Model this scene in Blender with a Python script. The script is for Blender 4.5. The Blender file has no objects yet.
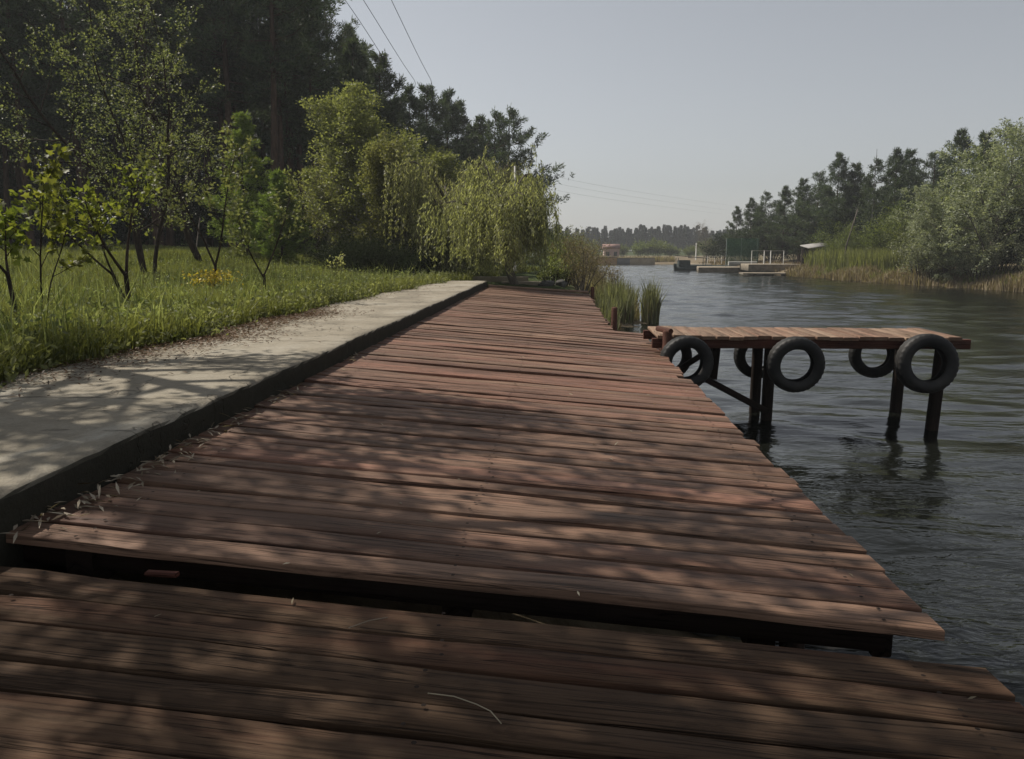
import bpy, math, random
import numpy as np
from mathutils import Vector
S = bpy.context.scene
COL = S.collection
PI = math.pi
R = math.radians

# ------------------------------------------------------------------ camera frame
PITCH, YAW, FPX = R(9.19), R(3.25), 800.0
CAM = np.array([0.0, 0.0, 1.0])
_f = np.array([-math.sin(YAW)*math.cos(PITCH), math.cos(YAW)*math.cos(PITCH), -math.sin(PITCH)])
_r = np.array([math.cos(YAW), math.sin(YAW), 0.0])
_u = np.array([-math.sin(YAW)*math.sin(PITCH), math.cos(YAW)*math.sin(PITCH), math.cos(PITCH)])
def aty(u, v, Y):
    """world point at distance y = Y seen at this place of the photo"""
    d = _f + (u-512)/FPX*_r + (379.5-v)/FPX*_u
    return CAM + d*(Y/d[1])

WATER = -1.12
def sm(t):
    t = np.clip(t, 0, 1); return t*t*(3-2*t)

# ------------------------------------------------------------------ terrain
def xleft(y):
    return np.interp(y, [-60, 0, 21, 23, 26, 34, 60, 100, 700], [.9, .9, .9, 2.3, 2.5, 2.0, 3.0, 5.0, 5.0])
def xright(y):
    return np.interp(y, [-60, 0, 30, 42.5, 52, 65, 76, 95, 107, 700], [34, 32, 27, 23.9, 21.7, 19.6, 19.0, 18.0, 17.3, 17.3])
YFAR = 124.0
def ground(x, y):
    x = np.asarray(x, float); y = np.asarray(y, float)
    # the left bank: meadow that rises to the wood
    zl = .12 + .88*sm((y-6)/30)*sm((-x-3.3)/12)
    zl = zl + 2.2*sm((y-42)/24)*sm((-x-7)/8)
    zl = zl + .05*np.sin(x*.9+1.3*np.sin(y*.35))*sm((-x-5)/4)
    zl = np.where((x > -2.7) & (y < 22.2), np.interp(x, [-2.7, -2.0, .9], [.08, -.35, -1.12]), zl)
    zl = np.where((x > -3.2) & (y >= 22.2), np.interp(x, [-3.2, 0.0, 1.2], [.12, -.06, -.45]), zl)
    # the right bank
    zr = -.65 + 1.0*sm((x-xright(y)-1)/14) + 2.2*sm((x-xright(y)-12)/60)
    zf = -.8 + 1.4*sm((y-YFAR)/160)
    d1 = x-xleft(y); d2 = xright(y)-x; d3 = YFAR + 1.5*np.sin(x*.25) - y
    s = np.minimum(np.minimum(d1, d2), d3)
    land = np.where(d3 <= np.minimum(d1, d2), zf, np.where(d1 <= d2, zl, zr))
    # both other banks blend where they meet the far bank
    bed = WATER - 1.3*sm(s/3)
    w = sm((-s)/1.6)
    out = np.where(s >= 0, bed, WATER + (land-WATER)*w)
    # under the deck the slope is simply the bank
    und = (x <= .9) & (y < 22.2)
    out = np.where(und, zl, out)
    return out

# ------------------------------------------------------------------ mesh builder
class MB:
    def __init__(s):
        s.v = []; s.n = 0; s.q = []; s.t = []; s.uv = []; s.a = []; s.b = []
    def add(s, v, quads=None, tris=None, uv=None, tint=.5, wear=.5):
        v = np.asarray(v, float).reshape(-1, 3); k = len(v)
        s.v.append(v)
        if quads is not None and len(quads): s.q.append(np.asarray(quads, int).reshape(-1, 4)+s.n)
        if tris is not None and len(tris): s.t.append(np.asarray(tris, int).reshape(-1, 3)+s.n)
        s.uv.append(np.zeros((k, 2)) if uv is None else np.asarray(uv, float).reshape(-1, 2))
        s.a.append(np.broadcast_to(np.asarray(tint, float), (k,)).copy())
        s.b.append(np.broadcast_to(np.asarray(wear, float), (k,)).copy())
        s.n += k
    def mesh(s, name, mat, smooth=False):
        me = bpy.data.meshes.new(name)
        V = np.concatenate(s.v)
        Q = np.concatenate(s.q) if s.q else np.zeros((0, 4), int)
        T = np.concatenate(s.t) if s.t else np.zeros((0, 3), int)
        li = np.concatenate([Q.ravel(), T.ravel()]).astype(np.int32)
        tot = np.concatenate([np.full(len(Q), 4), np.full(len(T), 3)]).astype(np.int32)
        st = np.concatenate([[0], np.cumsum(tot)[:-1]]).astype(np.int32)
        me.vertices.add(len(V)); me.vertices.foreach_set('co', V.ravel())
        me.loops.add(len(li)); me.loops.foreach_set('vertex_index', li)
        me.polygons.add(len(tot)); me.polygons.foreach_set('loop_start', st)
        me.polygons.foreach_set('loop_total', tot)
        if smooth: me.polygons.foreach_set('use_smooth', np.ones(len(tot), bool))
        uvl = me.uv_layers.new(name='UVMap')
        uvl.data.foreach_set('uv', np.concatenate(s.uv)[li].ravel())
        for nm, arr in (('tint', s.a), ('wear', s.b)):
            at = me.attributes.new(nm, 'FLOAT', 'POINT'); at.data.foreach_set('value', np.concatenate(arr))
        me.update(calc_edges=True); me.validate()
        me.materials.append(mat)
        return me
    def build(s, name, mat, parent=None, smooth=False):
        o = bpy.data.objects.new(name, s.mesh(name, mat, smooth)); COL.objects.link(o)
        if parent is not None: o.parent = parent
        return o

def tube(mb, pts, rad, sides=6, tint=.5, cap=True):
    pts = np.asarray(pts, float); n = len(pts)
    rad = np.broadcast_to(np.asarray(rad, float), (n,))
    tg = np.gradient(pts, axis=0); tg /= np.linalg.norm(tg, axis=1)[:, None]+1e-9
    ref = np.array([0, 0, 1.0]) if abs(tg[0][2]) < .9 else np.array([1.0, 0, 0])
    s1 = np.cross(tg, ref); s1 /= np.linalg.norm(s1, axis=1)[:, None]+1e-9
    s2 = np.cross(tg, s1)
    a = np.arange(sides)*2*PI/sides
    V = pts[:, None, :] + rad[:, None, None]*(np.cos(a)[None, :, None]*s1[:, None, :] + np.sin(a)[None, :, None]*s2[:, None, :])
    i = np.arange(n-1)[:, None]*sides; j = np.arange(sides)[None, :]; j2 = (j+1) % sides
    Q = np.stack([i+j, i+j2, i+sides+j2, i+sides+j], -1).reshape(-1, 4)
    ln = np.concatenate([[0], np.cumsum(np.linalg.norm(np.diff(pts, axis=0), axis=1))])
    uv = np.stack([np.repeat(ln, sides), np.tile(np.arange(sides)/sides, n)], -1)
    V = V.reshape(-1, 3)
    T = []
    if cap:
        V = np.concatenate([V, pts[:1], pts[-1:]]); uv = np.concatenate([uv, [[0, 0], [ln[-1], 0]]])
        for k in range(sides):
            T.append((k, (k+1) % sides, n*sides)); T.append(((n-1)*sides+k, (n-1)*sides+(k+1) % sides, n*sides+1))
    mb.add(V, Q, T, uv, tint)

def box(mb, c, d, rz=0, tint=.5, wear=.5, bev=.0, tilt=None):
    """box at centre c with size d, edges chamfered by bev, uv in metres (u along its longest side)"""
    d = np.asarray(d, float)
    ax = int(np.argmax(d)); o1, o2 = [k for k in range(3) if k != ax]
    w, h = d[o1]/2, d[o2]/2; b = min(bev, w*.45, h*.45)
    if b > 0: ring = [(-w+b, -h), (w-b, -h), (w, -h+b), (w, h-b), (w-b, h), (-w+b, h), (-w, h-b), (-w, -h+b)]
    else: ring = [(-w, -h), (w, -h), (w, h), (-w, h)]
    m = len(ring); ring = np.array(ring+[ring[0]])
    per = np.concatenate([[0], np.cumsum(np.linalg.norm(np.diff(ring, axis=0), axis=1))])
    V = []; UV = []
    for e in (-1, 1):
        for k in range(m+1):
            p = [0, 0, 0]; p[ax] = e*d[ax]/2; p[o1] = ring[k][0]; p[o2] = ring[k][1]
            V.append(p); UV.append((e*d[ax]/2+tint*37, per[k]+tint*11))
    Q = [(k, k+1, m+1+k+1, m+1+k) for k in range(m)]
    base = len(V); T = []
    for e in (0, 1):
        for k in range(m):
            V.append(V[e*(m+1)+k]); UV.append((tint*37, per[k]))
        cidx = [base+e*m+k for k in range(m)]
        for k in range(1, m-1): T.append((cidx[0], cidx[k], cidx[k+1]))
    V = np.array(V)
    if tilt is not None:
        V = V @ np.array(tilt.to_matrix()).T
    if rz:
        cs, sn = math.cos(rz), math.sin(rz)
        V = V @ np.array([[cs, -sn, 0], [sn, cs, 0], [0, 0, 1]]).T
    mb.add(V+np.asarray(c, float), Q, T, UV, tint, wear)

def beam(mb, p, q, w, h, tint=.5, bev=.006):
    """square timber from p to q"""
    p, q = Vector(p), Vector(q); d = q-p
    rot = d.to_track_quat('X', 'Z')
    box(mb, (p+q)/2, (d.length, w, h), 0, tint, .5, bev, rot)

def leaves(mb, P, L, W, rng, axis=None, spread=1.0, tint=None, flat=0.0, fold=.15, shape='diamond'):
    """one folded diamond per point of P"""
    n = len(P)
    if n == 0: return
    a = rng.normal(size=(n, 3)); a /= np.linalg.norm(a, axis=1)[:, None]
    if axis is not None: a = axis + spread*a
    a /= np.linalg.norm(a, axis=1)[:, None]+1e-9
    nrm = rng.normal(size=(n, 3)); nrm[:, 2] += flat
    side = np.cross(a, nrm); side /= np.linalg.norm(side, axis=1)[:, None]+1e-9
    nn = np.cross(side, a)
    L = np.broadcast_to(L, (n,))*rng.uniform(.65, 1.25, n); W = np.broadcast_to(W, (n,))*rng.uniform(.7, 1.2, n)
    if shape != 'diamond':
        if shape == 'maple':
            sh = np.array([(.42, 0), (0, 0), (.12, -.14), (.02, -.42), (.36, -.3), (.52, -.55), (.64, -.2), (1, 0), (.64, .2), (.52, .55), (.36, .3), (.02, .42), (.12, .14)])
            tri = [(0, k, k+1) for k in range(1, 12)]+[(0, 12, 1)]; qd = None
        else:
            sh = np.array([(0, 0), (.22, -.4), (.6, -.48), (1, 0), (.6, .48), (.22, .4)]); tri = None; qd = [(0, 1, 2, 3), (3, 4, 5, 0)]
        m_ = len(sh); al = sh[:, 0][None, :, None]; sd = sh[:, 1][None, :, None]
        V = P[:, None, :]+a[:, None, :]*L[:, None, None]*al+side[:, None, :]*W[:, None, None]*sd+nn[:, None, :]*W[:, None, None]*(np.abs(sd)*.55*rng.uniform(.2, 1.4, (n, 1, 1))-.25*al*al*rng.uniform(0, 1.5, (n, 1, 1)))
        t = rng.uniform(0, 1, n) if tint is None else np.clip(tint + rng.normal(0, .18, n), 0, 1); off = np.arange(n)[:, None, None]*m_
        mb.add(V.reshape(-1, 3), None if qd is None else (off+np.array(qd)[None]).reshape(-1, 4), None if tri is None else (off+np.array(tri)[None]).reshape(-1, 3), None, np.repeat(t, m_))
        return
    V = np.stack([P, P+a*(L*.5)[:, None]+side*(W*.5)[:, None]+nn*(W*fold)[:, None], P+a*L[:, None], P+a*(L*.5)[:, None]-side*(W*.5)[:, None]+nn*(W*fold)[:, None]], 1)
    Q = np.arange(n*4).reshape(n, 4)
    t = rng.uniform(0, 1, n) if tint is None else np.clip(tint + rng.normal(0, .18, n), 0, 1)
    mb.add(V.reshape(-1, 3), Q, None, None, np.repeat(t, 4))

# ------------------------------------------------------------------ tagging
def tag(o, label=None, cat=None, group=None, kind=None):
    if label: o['label'] = label
    if cat: o['category'] = cat
    if group: o['group'] = group
    if kind: o['kind'] = kind
    return o
def thing(name, label, cat, loc=(0, 0, 0), rz=0, group=None, scale=1):
    o = bpy.data.objects.new(name, None); COL.objects.link(o); o.empty_display_size = .2
    o.location = loc; o.rotation_euler = (0, 0, rz); o.scale = (scale,)*3
    return tag(o, label, cat, group)
def dup(o, loc, rz=0, scale=1, label=None, group=None, parent=None):
    c = o.copy(); COL.objects.link(c)
    if parent is not None: c.parent = parent
    else:
        c.location = loc; c.rotation_euler = (0, 0, rz)
        c.scale = scale if isinstance(scale, tuple) else (scale,)*3
        if label: c['label'] = label
        if group: c['group'] = group
    for ch in list(o.children): dup(ch, None, parent=c)
    return c

# ------------------------------------------------------------------ materials
def new_mat(name):
    m = bpy.data.materials.new(name); m.use_nodes = True
    nt = m.node_tree; nt.nodes.clear()
    out = nt.nodes.new('ShaderNodeOutputMaterial')
    return m, nt, out
def N(nt, t, **k):
    n = nt.nodes.new(t)
    for a, b in k.items():
        if a in n.inputs: n.inputs[a].default_value = b
        else: setattr(n, a, b)
    return n
def ramp(nt, fac, stops):
    r = nt.nodes.new('ShaderNodeValToRGB'); e = r.color_ramp.elements
    while len(e) < len(stops): e.new(.5)
    for el, (p, c) in zip(e, stops):
        el.position = p; el.color = (*c, 1) if len(c) == 3 else c
    nt.links.new(fac, r.inputs[0]); return r.outputs[0]
def mix(nt, fac, a, b, mode='MIX'):
    m = nt.nodes.new('ShaderNodeMix'); m.data_type = 'RGBA'; m.blend_type = mode
    for s, v in ((0, fac), (6, a), (7, b)):
        if hasattr(v, 'is_linked'): nt.links.new(v, m.inputs[s])
        else: m.inputs[s].default_value = v if s == 0 else (*v, 1)
    return m.outputs[2]
def math_(nt, op, a, b=0.0, clamp=False):
    m = nt.nodes.new('ShaderNodeMath'); m.operation = op; m.use_clamp = clamp
    for s, v in ((0, a), (1, b)):
        if hasattr(v, 'is_linked'): nt.links.new(v, m.inputs[s])
        else: m.inputs[s].default_value = v
    return m.outputs[0]
def noise(nt, vec, scale, detail=4, rough=.55, sc=None, dist=0):
    if sc is not None:
        mp = nt.nodes.new('ShaderNodeMapping'); mp.inputs['Scale'].default_value = sc
        nt.links.new(vec, mp.inputs[0]); vec = mp.outputs[0]
    n = nt.nodes.new('ShaderNodeTexNoise'); n.inputs['Scale'].default_value = scale
    n.inputs['Detail'].default_value = detail; n.inputs['Roughness'].default_value = rough; n.inputs['Distortion'].default_value = dist
    nt.links.new(vec, n.inputs['Vector']); return n.outputs['Fac']
def attr(nt, nm):
    a = nt.nodes.new('ShaderNodeAttribute'); a.attribute_name = nm; return a.outputs['Fac']
def bump(nt, h, strength, dist):
    b = nt.nodes.new('ShaderNodeBump'); b.inputs['Strength'].default_value = strength; b.inputs['Distance'].default_value = dist
    nt.links.new(h, b.inputs['Height']); return b.outputs[0]
def principled(nt, out, col, rough=.7, nrm=None, spec=.3, metal=0):
    p = nt.nodes.new('ShaderNodeBsdfPrincipled')
    if hasattr(col, 'is_linked'): nt.links.new(col, p.inputs['Base Color'])
    else: p.inputs['Base Color'].default_value = (*col, 1)
    if hasattr(rough, 'is_linked'): nt.links.new(rough, p.inputs['Roughness'])
    else: p.inputs['Roughness'].default_value = rough
    p.inputs['Specular IOR Level'].default_value = spec; p.inputs['Metallic'].default_value = metal
    if nrm is not None: nt.links.new(nrm, p.inputs['Normal'])
    if out is not None: nt.links.new(p.outputs[0], out.inputs[0])
    return p

def leaf_mat(name, dark, light, trans=.4, gloss=.25, rough=.5):
    m, nt, out = new_mat(name)
    col = ramp(nt, attr(nt, 'tint'), [(0, dark), (1, light)])
    oi = nt.nodes.new('ShaderNodeObjectInfo')
    hsv = nt.nodes.new('ShaderNodeHueSaturation')
    nt.links.new(math_(nt, 'MULTIPLY_ADD', oi.outputs['Random'], .03), hsv.inputs['Hue'])
    hsv.inputs['Hue'].links[0].from_node.inputs[2].default_value = .485
    v = math_(nt, 'MULTIPLY_ADD', oi.outputs['Random'], .35); v.node.inputs[2].default_value = .82
    nt.links.new(v, hsv.inputs['Value']); nt.links.new(col, hsv.inputs['Color'])
    col = hsv.outputs[0]
    p = principled(nt, None, col, rough, None, gloss)
    t = nt.nodes.new('ShaderNodeBsdfTranslucent')
    nt.links.new(mix(nt, 1, col, (1.15, 1.2, .55), 'MULTIPLY'), t.inputs[0])
    ms = nt.nodes.new('ShaderNodeMixShader'); ms.inputs[0].default_value = trans
    nt.links.new(p.outputs[0], ms.inputs[1]); nt.links.new(t.outputs[0], ms.inputs[2])
    nt.links.new(ms.outputs[0], out.inputs[0]); return m

def wood_mat(name, red, bare, dark, paint=.5, grain=1.0, rough=.75, spec=.1):
    m, nt, out = new_mat(name)
    uv = nt.nodes.new('ShaderNodeUVMap').outputs[0]
    g = noise(nt, uv, 1, 6, .65, (1.6, 70, 1), .4)
    g2 = noise(nt, uv, 1, 4, .6, (5, 180, 1))
    w = noise(nt, uv, 1, 5, .6, (1.3, 9, 1), .6)
    t = attr(nt, 'tint'); we = attr(nt, 'wear')
    f = math_(nt, 'ADD', math_(nt, 'MULTIPLY', w, 1.1), math_(nt, 'MULTIPLY', g, .5))
    f = math_(nt, 'SUBTRACT', f, math_(nt, 'ADD', math_(nt, 'MULTIPLY', we, .55), .80-paint*.5-.25+.1))
    f = math_(nt, 'MULTIPLY', math_(nt, 'MULTIPLY', f, 2.2, True), .8)
    c = mix(nt, f, bare, red)
    big = noise(nt, uv, 1, 3, .5, (.7, 2.5, 1))
    c = mix(nt, math_(nt, 'MULTIPLY', math_(nt, 'SUBTRACT', big, .42), 2.2, True), c, dark)
    tv = math_(nt, 'MULTIPLY_ADD', t, .55); tv.node.inputs[2].default_value = .68
    hs = nt.nodes.new('ShaderNodeHueSaturation'); nt.links.new(c, hs.inputs['Color']); nt.links.new(tv, hs.inputs['Value'])
    c = hs.outputs[0]
    gr = math_(nt, 'MULTIPLY', math_(nt, 'SUBTRACT', g, .5), 5*grain, True)
    c = mix(nt, math_(nt, 'MULTIPLY', gr, .75), c, tuple(x*.35 for x in dark))
    pale = math_(nt, 'MULTIPLY', math_(nt, 'SUBTRACT', g2, .62), 5, True)
    c = mix(nt, math_(nt, 'MULTIPLY', pale, .5), c, tuple(min(1, x*1.9) for x in bare))
    st = noise(nt, uv, 1, 6, .7, (3.2, 11, 1), 1.2)
    c = mix(nt, math_(nt, 'MULTIPLY', math_(nt, 'MULTIPLY', math_(nt, 'SUBTRACT', st, .52), 5, True), .6), c, tuple(x*.55 for x in dark))
    pl = noise(nt, uv, 1, 5, .7, (2.1, 16, 1), .8)
    c = mix(nt, math_(nt, 'MULTIPLY', math_(nt, 'MULTIPLY', math_(nt, 'SUBTRACT', pl, .57), 6, True), .5), c, tuple(min(1, x*1.55) for x in bare))
    ck = noise(nt, uv, 1, 3, .5, (.9, 34, 1), .3)
    ck = math_(nt, 'SUBTRACT', 1, math_(nt, 'MULTIPLY', math_(nt, 'ABSOLUTE', math_(nt, 'SUBTRACT', ck, .60)), 55), True)
    c = mix(nt, math_(nt, 'MULTIPLY', ck, .8), c, tuple(x*.2 for x in dark))
    h = math_(nt, 'ADD', math_(nt, 'MULTIPLY', g, -1.0), math_(nt, 'MULTIPLY', g2, .4))
    h = math_(nt, 'SUBTRACT', h, math_(nt, 'MULTIPLY', ck, .8))
    principled(nt, out, c, rough, bump(nt, h, .8, .007), spec)
    return m

def simple_mat(name, c1, c2, scale=8, rough=.8, spec=.3, bmp=.3, bd=.01, coords='Object', sc=None, metal=0):
    m, nt, out = new_mat(name)
    tc = nt.nodes.new('ShaderNodeTexCoord').outputs[coords]
    n = noise(nt, tc, scale, 6, .62, sc)
    c = ramp(nt, n, [(.3, c1), (.72, c2)])
    principled(nt, out, c, rough, bump(nt, n, bmp, bd), spec, metal); return m

M = {}
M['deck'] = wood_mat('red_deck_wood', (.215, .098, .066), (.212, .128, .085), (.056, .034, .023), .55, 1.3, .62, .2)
M['deck_old'] = wood_mat('worn_vignetted_deck_wood', (.112, .047, .029), (.105, .066, .041), (.033, .021, .014), .35, 1.3)  # aged planks, with foreground vignette darkening also painted into the colour
M['pier_wood'] = wood_mat('pier_wood', (.26, .11, .075), (.27, .19, .135), (.15, .10, .07), .4)
M['dark_wood'] = wood_mat('dark_timber', (.04, .02, .015), (.035, .026, .02), (.014, .011, .009), .5)
M['stub_wood'] = wood_mat('red_timber', (.16, .05, .035), (.12, .07, .05), (.06, .03, .025), .7)
M['bark'] = simple_mat('dark_bark', (.022, .017, .013), (.075, .058, .045), 14, .9, .1, .8, .03, 'Object', (1, 1, .3))
M['pine_bark'] = simple_mat('pine_bark', (.035, .024, .018), (.11, .07, .048), 9, .9, .1, .8, .03, 'Object', (1, 1, .25))
M['birch_bark'] = simple_mat('pale_bark', (.12, .11, .095), (.42, .40, .36), 7, .8, .2, .3, .01, 'Object', (1, 1, 3))
M['grey_bark'] = simple_mat('grey_bark', (.06, .05, .04), (.17, .15, .125), 10, .9, .1, .6, .02, 'Object', (1, 1, .3))
M['pine'] = leaf_mat('pine_needles', (.028, .043, .026), (.10, .13, .072), .3, .2)
M['far_pine'] = leaf_mat('far_pine_needles', (.016, .026, .016), (.045, .062, .036), .18, .2)
M['fruit'] = leaf_mat('dull_green_leaves', (.085, .10, .045), (.26, .27, .145), .45)
M['maple'] = leaf_mat('yellow_green_leaves', (.10, .125, .028), (.25, .27, .075), .52)
M['birch'] = leaf_mat('birch_leaves', (.105, .112, .045), (.29, .285, .135), .5)
M['willow'] = leaf_mat('willow_leaves', (.24, .25, .125), (.50, .50, .30), .52)
M['silver'] = leaf_mat('silver_leaves', (.10, .12, .065), (.46, .47, .36), .34)
M['green'] = leaf_mat('bush_leaves', (.07, .09, .028), (.20, .225, .08), .42)
M['larch'] = leaf_mat('larch_needles', (.10, .135, .035), (.23, .28, .085), .45)
M['juniper'] = leaf_mat('juniper_needles', (.016, .024, .013), (.045, .06, .028), .15, .05, .7)
M['grass'] = leaf_mat('grass_blades', (.075, .09, .03), (.27, .275, .105), .45, .25, .5)
M['weed'] = leaf_mat('weed_leaves', (.085, .105, .04), (.34, .355, .19), .42, .2, .6)
M['dry'] = leaf_mat('dry_stems', (.16, .12, .07), (.42, .35, .23), .25, .15)
M['drybush'] = leaf_mat('dry_brown_leaves', (.12, .095, .058), (.33, .275, .18), .3, .1)
M['reed'] = leaf_mat('reed_leaves', (.09, .095, .045), (.34, .34, .21), .35, .3)
M['yellow'] = leaf_mat('yellow_flowers', (.32, .22, .03), (.62, .47, .09), .3)
M['litter'] = leaf_mat('pale_litter', (.18, .14, .095), (.52, .45, .34), .1, .1)
M['brownlitter'] = leaf_mat('brown_litter', (.07, .04, .025), (.19, .12, .075), .1, .1)
M['rust'] = simple_mat('red_painted_metal', (.10, .03, .02), (.2, .06, .04), 20, .6, .4)
M['white'] = simple_mat('white_paint', (.33, .32, .29), (.5, .485, .44), 6, .55, .4, .1)
M['stone'] = simple_mat('grey_stone', (.035, .033, .03), (.15, .145, .135), 4, .9, .2, .8, .04)
M['slab'] = simple_mat('old_pale_concrete', (.15, .125, .09), (.33, .285, .22), 2.6, .9, .2, .4, .03)
M['tan_wall'] = simple_mat('tan_boards', (.34, .19, .08), (.50, .31, .14), 1.2, .85)
M['blue_wall'] = simple_mat('grey_blue_boards', (.13, .13, .13), (.21, .21, .205), 1.2, .85)
M['sand_wall'] = simple_mat('sand_boards', (.32, .25, .16), (.45, .36, .25), 1.2, .85)
M['pink'] = simple_mat('pink_plaster', (.34, .25, .23), (.42, .32, .29), 1.5, .9)
M['red_roof'] = simple_mat('dull_red_roof', (.20, .12, .10), (.27, .17, .14), 2, .8)
M['glass'] = simple_mat('window_glass', (.02, .025, .03), (.04, .045, .05), 2, .1, .5, 0)
M['boat'] = simple_mat('dark_green_hull', (.018, .03, .028), (.045, .065, .06), 3, .6, .4)
M['greyroof'] = simple_mat('grey_sheet_roof', (.22, .21, .2), (.36, .35, .33), 3, .7)
M['cable'] = simple_mat('cable_black', (.02, .02, .022), (.035, .035, .04), 5, .6)

# green mesh screen: woven, half of it holes
m, nt, out = new_mat('green_net')
d = nt.nodes.new('ShaderNodeBsdfDiffuse'); d.inputs[0].default_value = (.03, .10, .055, 1)
tr = nt.nodes.new('ShaderNodeBsdfTransparent'); ms = nt.nodes.new('ShaderNodeMixShader'); ms.inputs[0].default_value = .42
nt.links.new(tr.outputs[0], ms.inputs[1]); nt.links.new(d.outputs[0], ms.inputs[2]); nt.links.new(ms.outputs[0], out.inputs[0])
M['net'] = m

# rubber
m, nt, out = new_mat('tyre_rubber')
tc = nt.nodes.new('ShaderNodeTexCoord').outputs['Object']
n1 = noise(nt, tc, 14, 5); n2 = noise(nt, tc, 3.5, 4)
c = mix(nt, math_(nt, 'MULTIPLY', math_(nt, 'SUBTRACT', n2, .42), 2.6, True), (.012, .012, .012), (.05, .046, .041))
principled(nt, out, c, .62, bump(nt, n1, .25, .004), .35); M['rubber'] = m

# concrete path
m, nt, out = new_mat('weathered_concrete')
tc = nt.nodes.new('ShaderNodeTexCoord').outputs['Object']
n1 = noise(nt, tc, .9, 6, .6); n2 = noise(nt, tc, 9, 8, .7); n3 = noise(nt, tc, 60, 4, .7); n4 = noise(nt, tc, 1.0, 5, .6, (1.2, .5, 1), .8)
c = ramp(nt, n1, [(.26, (.14, .125, .10)), (.48, (.285, .252, .195)), (.75, (.40, .37, .31))])
c = mix(nt, math_(nt, 'MULTIPLY', math_(nt, 'SUBTRACT', n2, .5), 2.4, True), c, (.15, .135, .108))
c = mix(nt, math_(nt, 'MULTIPLY', math_(nt, 'SUBTRACT', n4, .60), 6, True), c, (.50, .47, .40))
c = mix(nt, math_(nt, 'MULTIPLY', math_(nt, 'SUBTRACT', n3, .55), 3, True), c, (.14, .125, .10))
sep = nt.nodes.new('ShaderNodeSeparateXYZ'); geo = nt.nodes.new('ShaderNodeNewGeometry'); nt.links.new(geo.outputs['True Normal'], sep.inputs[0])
UPF = sep.outputs[2]   # upward part of the normal; upright kerb face gets painted shade
sy = nt.nodes.new('ShaderNodeSeparateXYZ'); nt.links.new(tc, sy.inputs[0])
wob = math_(nt, 'MULTIPLY', noise(nt, tc, 5, 4), .12)
jt = math_(nt, 'ABSOLUTE', math_(nt, 'SUBTRACT', math_(nt, 'FRACT', math_(nt, 'DIVIDE', math_(nt, 'ADD', sy.outputs[1], wob), 2.95)), .5))
jt = math_(nt, 'SUBTRACT', 1, math_(nt, 'MULTIPLY', jt, 130), True)
ckn = noise(nt, tc, .75, 5, .6, None, .6)
ckl = math_(nt, 'SUBTRACT', 1, math_(nt, 'MULTIPLY', math_(nt, 'ABSOLUTE', math_(nt, 'SUBTRACT', ckn, .56)), 160), True)
lines = math_(nt, 'MAXIMUM', jt, math_(nt, 'MULTIPLY', ckl, .8))
c = mix(nt, math_(nt, 'MULTIPLY', lines, .75), c, (.06, .052, .04))
grv = noise(nt, tc, 26, 6, .8)
c = mix(nt, math_(nt, 'MULTIPLY', math_(nt, 'MULTIPLY', math_(nt, 'SUBTRACT', grv, .55), 7, True), .55), c, (.44, .41, .345))
kerb_shade = mix(nt, n2, (.022, .022, .016), (.055, .05, .038))  # dark tones standing for the shade on the kerb face
c = mix(nt, math_(nt, 'SUBTRACT', 1, math_(nt, 'MULTIPLY', math_(nt, 'SUBTRACT', UPF, .3), 2.0, True), True), c, kerb_shade)
h = math_(nt, 'ADD', n2, math_(nt, 'MULTIPLY', n3, .35))
h = math_(nt, 'SUBTRACT', math_(nt, 'ADD', h, math_(nt, 'MULTIPLY', grv, .4)), math_(nt, 'MULTIPLY', lines, .8))
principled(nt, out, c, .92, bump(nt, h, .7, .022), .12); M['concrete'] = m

# ground
m, nt, out = new_mat('ground_soil_and_turf')
tc = nt.nodes.new('ShaderNodeTexCoord').outputs['Object']
n1 = noise(nt, tc, .35, 5); n2 = noise(nt, tc, 6, 6, .7)
gr = ramp(nt, n2, [(.25, (.022, .032, .010)), (.75, (.065, .085, .026))])
so = ramp(nt, n2, [(.25, (.09, .07, .045)), (.75, (.25, .20, .13))])
sx = nt.nodes.new('ShaderNodeSeparateXYZ'); nt.links.new(tc, sx.inputs[0])
hi = math_(nt, 'MULTIPLY', math_(nt, 'ADD', sx.outputs[2], .42), 4, True)
rb = math_(nt, 'MULTIPLY', math_(nt, 'SUBTRACT', 9, sx.outputs[0]), 1, True)
rb = math_(nt, 'MAXIMUM', rb, math_(nt, 'MULTIPLY', math_(nt, 'SUBTRACT', sx.outputs[1], 126), .2, True))
hi = math_(nt, 'MULTIPLY', hi, math_(nt, 'MULTIPLY_ADD', rb, .75)); hi.node.inputs[1].links[0].from_node.inputs[2].default_value = .25
principled(nt, out, mix(nt, hi, so, gr), .95, bump(nt, n2, .8, .05), .1); M['ground'] = m

# water
m, nt, out = new_mat('river_water')
tc = nt.nodes.new('ShaderNodeTexCoord').outputs['Object']
w1 = noise(nt, tc, 1, 3, .55, (.75, 2.1, 1), .3)
w2 = noise(nt, tc, 1, 3, .55, (3.6, 7.5, 1), .4)
w3 = noise(nt, tc, 1, 3, .55, (.22, .85, 1), .5)
gust = noise(nt, tc, 1, 4, .6, (.05, .16, 1))
gust = math_(nt, 'MULTIPLY', math_(nt, 'SUBTRACT', gust, .32), 2.6, True)
h = math_(nt, 'ADD', math_(nt, 'MULTIPLY', w1, 1.0), math_(nt, 'MULTIPLY', w2, .6))
h = math_(nt, 'MULTIPLY', h, math_(nt, 'MULTIPLY_ADD', gust, 1.2)); h.node.inputs[1].links[0].from_node.inputs[2].default_value = .35
h = math_(nt, 'ADD', h, math_(nt, 'MULTIPLY', w3, 1.1))
p = principled(nt, out, (.008, .009, .007), .10, bump(nt, h, 1.0, .028), .5)
p.inputs['IOR'].default_value = 1.333
M['water'] = m

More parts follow.
